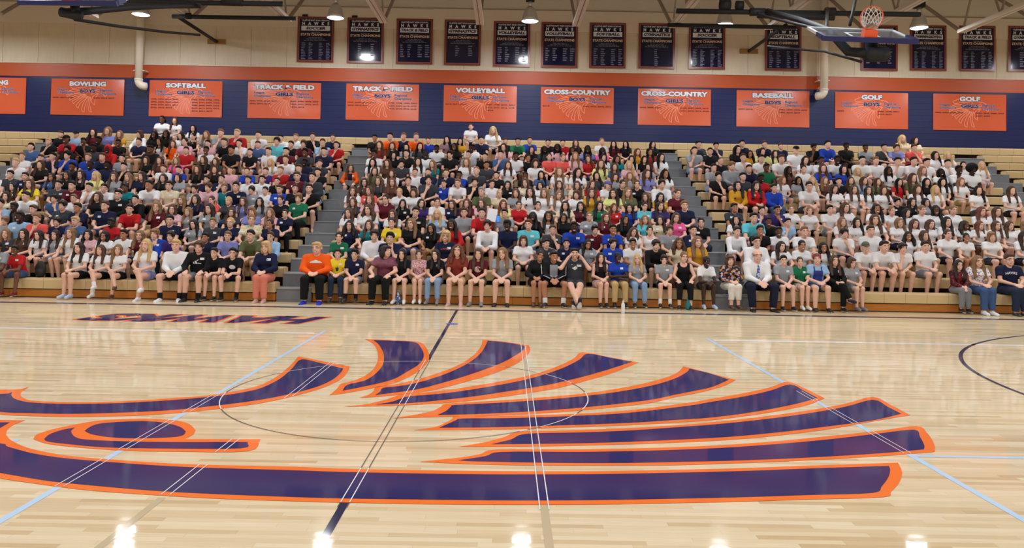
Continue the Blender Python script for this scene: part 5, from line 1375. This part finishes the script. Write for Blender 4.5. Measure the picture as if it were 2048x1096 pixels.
chest_print(468, [[(.5 * math.cos(a) , .5 * math.sin(a)) for a in np.linspace(0, 2 * math.pi, 17)[:-1]]], None, .15, .10, -.06, PW)
chest_print(958, [[(.5 * math.cos(a) , .5 * math.sin(a)) for a in np.linspace(0, 2 * math.pi, 17)[:-1]]], None, .16, .13, -.06, mat('shirt_print_cream', (214, 196, 184), .7))
chest_print(1150, [[(-.5, .5), (.5, .5), (.4, -.2), (0, -.5), (-.4, -.2)]], None, .12, .12, .0, PW)
chest_print(674, [[(-.3, -.5), (.3, -.5), (.5, .2), (.15, .1), (0, .5), (-.15, .1), (-.5, .2)]], None, .09, .13, -.07, PBK)
chest_print(892, 'text', 'OLYMPIANS', .17, .03, .0, PO, 2)
p = near(1513, 1)                                  # tie
bv = bvh_of(('shirt', p['spec'], p['slv'], 0), p['sme']); c = p['P']['chest']; nbz = p['P']['nb'][2]
rows_ = [(.018, nbz - .015), (.012, nbz - .045), (.022, nbz - .12), (.028, nbz - .22), (.032, nbz - .30), (.002, nbz - .34)]
pts = []
for wd_, zz in rows_: pts += [(-wd_, zz), (0, zz), (wd_, zz)]
MB().add([(a, b - .004, c_) for a, b, c_ in decal_on(bv, pts)], [(i * 3 + j, i * 3 + j + 1, i * 3 + j + 4, i * 3 + j + 3) for i in range(5) for j in range(2)]).build('tie', pattern_mat('blue_plaid_tie', [(84, 104, 176), (206, 214, 236), (60, 78, 150)], 60), p['shirt'])
p = near(1635, 1)                                  # overalls bib and headband
bv = bvh_of(('shirt', p['spec'], p['slv'], 0), p['sme']); c = p['P']['chest']
mb = MB(); g_ = [(-.09 + .18 * i / 4, c[2] + .03 - .22 * j / 5) for j in range(6) for i in range(5)]
mb.add([(a, b - .006, z_) for a, b, z_ in decal_on(bv, g_)], [(j * 5 + i, j * 5 + i + 1, j * 5 + i + 6, j * 5 + i + 5) for j in range(5) for i in range(4)])
for s in (-1, 1):
    g_ = [(s * .07 + d_, c[2] + .02 + .024 * j) for j in range(5) for d_ in (-.012, .012)]
    mb.add([(a, b - .004, z_) for a, b, z_ in decal_on(bv, g_)], [(2 * j, 2 * j + 1, 2 * j + 3, 2 * j + 2) for j in range(4)])
mb.build('overalls_bib', mat('overalls_denim', (38, 54, 136), .8), p['shirt'])
def shirt_front(p, m, hw_=.075, z0=.05, ln=.28):
    bv = bvh_of(('shirt', p['spec'], p['slv'], 0 if p['row'] <= 2 else 1), p['sme']); zt = p['P']['nb'][2]
    g_ = [(-hw_ + 2 * hw_ * i / 4, zt - z0 - ln * j / 6) for j in range(7) for i in range(5)]
    MB().add([(a, b - .005, z_) for a, b, z_ in decal_on(bv, g_)], [(j * 5 + i, j * 5 + i + 1, j * 5 + i + 6, j * 5 + i + 5) for j in range(6) for i in range(4)]).build('shirt_front', m, p['shirt'])
shirt_front(cardigan, cloth_mat('N'), .06, .04, .3)
def headband(px, row, m, zc=.06):
    q = near(px, row)
    v, f = surf(*field([ell((0, .016, .036), (.083, .1, .094))], .012, .02, (), [((0, -.35, 1), zc + .03), ((0, .35, -1), -zc + .012)]))
    o = link('headband', np_mesh('headband', [(v, f, 0)], 1), q['root']); set_mats(o, [m]); o.matrix_basis = q['R4']
headband(1635, 1, REDB)
p = near(1104, 1)                                  # grey T-shirt inside the open track jacket, white sleeve stripes
bv = bvh_of(('shirt', p['spec'], p['slv'], 0), p['sme']); c = p['P']['chest']
g_ = [(-.075 + .15 * i / 4, nbz - .05 - .28 * j / 6) for j in range(7) for i in range(5)]
MB().add([(a, b - .005, z_) for a, b, z_ in decal_on(bv, g_)], [(j * 5 + i, j * 5 + i + 1, j * 5 + i + 6, j * 5 + i + 5) for j in range(6) for i in range(4)]).build('shirt_front', cloth_mat('g'), p['shirt'])
for s in (-1, 1):
    for off in (-.014, .014):
        pts = [tuple(p['P']['sh'][s] * (1 - t_) + p['P']['el'][s] * t_ + V3(s * .066 * (1 - .12 * t_), off - .02, .01)) for t_ in (.0, .3, .6, 1.0)]
        pts += [tuple(p['P']['el'][s] * (1 - t_) + p['P']['wr'][s] * t_ + V3(s * .052 * (1 - .3 * t_), off - .03 * (1 - t_), .02)) for t_ in (.3, .65, .95)]
        MB().tube(pts, .006, 5).build('sleeve_stripe', PW, p['shirt'])

# ------------------------------------------------------------------ upper benches: the remaining crowd, joined (past 300 people)
VV, FF, CC = [], [], []; nv = 0
def face_simple(R, t):
    R = R * HS
    out = []
    for s in (-1, 1):
        v, f = ball((s * .03, FY[(.03, .004)] - .001, .006), (.012, .006, .008), 5, 3); out.append((v @ R.T + t, f, 2))
    v, f = ball((0, FY[(0, -.062)] + .001, -.062), (.024, .008, .008), 5, 3); out.append((v @ R.T + t, f, 1)); return out
def crowd_tpl(sp, slv):
    P = getpose(sp)
    parts, pr = body_parts(P, .034, False)
    v, f = parts[0][0], parts[0][1]
    e = .004
    tor = torso(P, e)
    ins = np.min([sdf(q, v) for q in tor], 0) < 0
    keep = ~(ins[f].all(1) & (v[f].mean(1)[:, 2] < P['nb'][2] - .03)) & (v[f].mean(1)[:, 2] > -.2)
    return [(v, f[keep], 0)] + face_simple(P['R'], P['head']), shirt_parts(P, .04, slv)[0][:2], bottom_parts(P, .045, 'S')[0][:2]
for p in rest:
    sp = p['spec']; P = getpose(sp)
    bp_, sv, bo = cached(('crowd', sp, p['slv']), lambda: crowd_tpl(sp, p['slv']))
    hv = cached(('chair', p['st']), lambda: hair_parts(p['st'], .028))
    fx = -1 if p['flip'] else 1
    yaw = rnd.uniform(-.15, .15); cs, sn = math.cos(yaw), math.sin(yaw)
    Rz = np.array([[cs, -sn, 0], [sn, cs, 0], [0, 0, 1]]); S = np.array([fx * p['s'] * p['w'], p['s'], p['s']]); T = np.array([p['X'], p['Y'], p['sz']])
    sc = SHIRT[p['sh']][1] or (150, 120, 130); bc = BOT[p['bot'][1]][1]
    cols = [rgb(SKINC[p['sk']]), (0.75, 0.72, 0.7, 1), (0.03, 0.02, 0.02, 1)]
    items = [(v, f, cols[s]) for v, f, s in bp_] + [(sv[0], sv[1], rgb(sc)), (bo[0], bo[1], rgb(bc)), (hv[0] @ (P['R'] * HS).T + P['head'], hv[1], rgb((186, 30, 36)) if p['st'] == 'H' else rgb(HAIRC[p['hc']][1]))]
    for v, f, c in items:
        w_ = ((v * S) @ Rz.T) + T
        VV.append(w_); FF.append((f[:, ::-1] if fx < 0 else f) + nv); CC.append(np.tile(np.array(c, np.float32), (len(v), 1))); nv += len(v)
VV = np.concatenate(VV); FF = np.concatenate(FF); CC = np.concatenate(CC)
crowd_me = np_mesh('crowd', [(VV, FF, 0)], 0)
at = crowd_me.color_attributes.new('col', 'FLOAT_COLOR', 'POINT'); at.data.foreach_set('color', CC.ravel())
cm = bpy.data.materials.new('crowd_cloth_and_skin'); cm.use_nodes = True
an_ = cm.node_tree.nodes.new('ShaderNodeAttribute'); an_.attribute_name = 'col'
cm.node_tree.links.new(an_.outputs['Color'], cm.node_tree.nodes['Principled BSDF'].inputs['Base Color']); cm.node_tree.nodes['Principled BSDF'].inputs['Roughness'].default_value = 0.8
cm.node_tree.nodes['Principled BSDF'].inputs['Specular IOR Level'].default_value = 0.25
crowd_me.materials.append(cm)
crowd = link('seated_crowd', crowd_me)
tag(crowd, 'crowd of seated students filling the upper bleacher benches below the banners', 'people', None, 'stuff')

# ------------------------------------------------------------------ small things on the floor and in hands
b = on_floor(1246, 627)
t = empty('water_bottle', b, 'white water bottle standing on the floor before the front bench', 'bottle')
MB().lathe([(.0001, 0), (.034, .0), (.037, .01), (.037, .17), (.03, .2), (.018, .215)], 20).build('bottle_body', mat('white_bottle', (226, 228, 232), .35), t, True)
MB().lathe([(.02, .21), (.021, .245), (.008, .25), (.008, .27), (.0001, .272)], 16).build('bottle_cap', mat('white_bottle_cap', (206, 210, 216), .4), t, True)
def bag(px, py, w, h, m, label):
    b = on_floor(px, py); b.y = min(b.y, D1 - .08)
    t = empty('drawstring_bag', b, label, 'bag')
    v, f = surf(*field([ell((0, 0, h * .34), (w * .5, .07, h * .36)), cone((0, 0, h * .5), w * .3, (0, .02, h), .02)], .012, .03, (), [((0, 0, -1), .0)], noise=(.006, 60)))
    o = link('bag_body', np_mesh('bag_body', [(v, f, 0)], 1), t); set_mats(o, [m])
    MB().tube([(0, .02, h * .97), (.04, .03, h * 1.05), (.01, .04, h * 1.12), (-.03, .03, h * 1.04), (0, .02, h * .97)], .004, 5).build('drawstring', mat('white_cord', (220, 220, 224), .8), t)
bag(796, 609, .13, .27, pattern_mat('blue_white_print', [(60, 84, 140), (206, 214, 230), (98, 122, 176)], 36), 'blue and white patterned drawstring bag on the floor between white shoes')
bag(1376, 620, .12, .26, mat('teal_fabric', (28, 124, 126), .7), 'teal bag on the floor between black shoes')
p = near(36, 1)
t = empty('backpack', (p['X'] + .36, p['Y'] + .12, SEATZ), 'black backpack on the front bench beside the red jersey', 'backpack')
v, f = surf(*field([ell((0, 0, .17), (.12, .07, .19)), ell((0, -.05, .1), (.09, .05, .08))], .014, .03, (), [((0, 0, -1), .0)]))
o = link('pack_body', np_mesh('pack_body', [(v, f, 0)], 1), t); set_mats(o, [mat('black_nylon', (20, 20, 24), .6)])
MB().tube([(-.02, 0, .39), (0, 0, .44), (.03, 0, .39)], .01, 6).build('carry_loop', mat('black_nylon', (20, 20, 24), .6), t)
# clipboard sheet and phone held up in the middle of the crowd
q = min(people, key=lambda p: abs(p['px'] - 965.4) + abs(p['py'] - 425))
v = on_depth(984, 430, q['Y'] - .3)
t = empty('paper_folder', v, 'white folder held up in front of the red T-shirt', 'folder')
mb = MB().box((-.11, -.004, -.15), (.11, .004, .15)); ca, sa = math.cos(.2), math.sin(.2)
mb.v = [(x * ca + z_ * sa, y + z_ * .3, -x * sa + z_ * ca) for x, y, z_ in mb.v]; mb.build('folder_cover', mat('white_paper', (226, 228, 236), .7), t)
v = on_depth(996, 438, q['Y'] - .3)
t = empty('mobile_phone', v, 'mobile phone with bright blue screen held beside the white folder', 'phone')
MB().box((-.045, -.005, -.08), (.045, .005, .08)).build('phone_case', mat('phone_case', (40, 70, 120), .4), t)
MB().box((-.038, -.007, -.07), (.038, -.0051, .07)).build('phone_screen', mat('phone_screen', (60, 130, 220), .2, emit=(70, 140, 230), estr=.6), t)
print('PEOPLE', len(people), 'rows', Counter(p['row'] for p in people), 'crowd faces', len(FF))
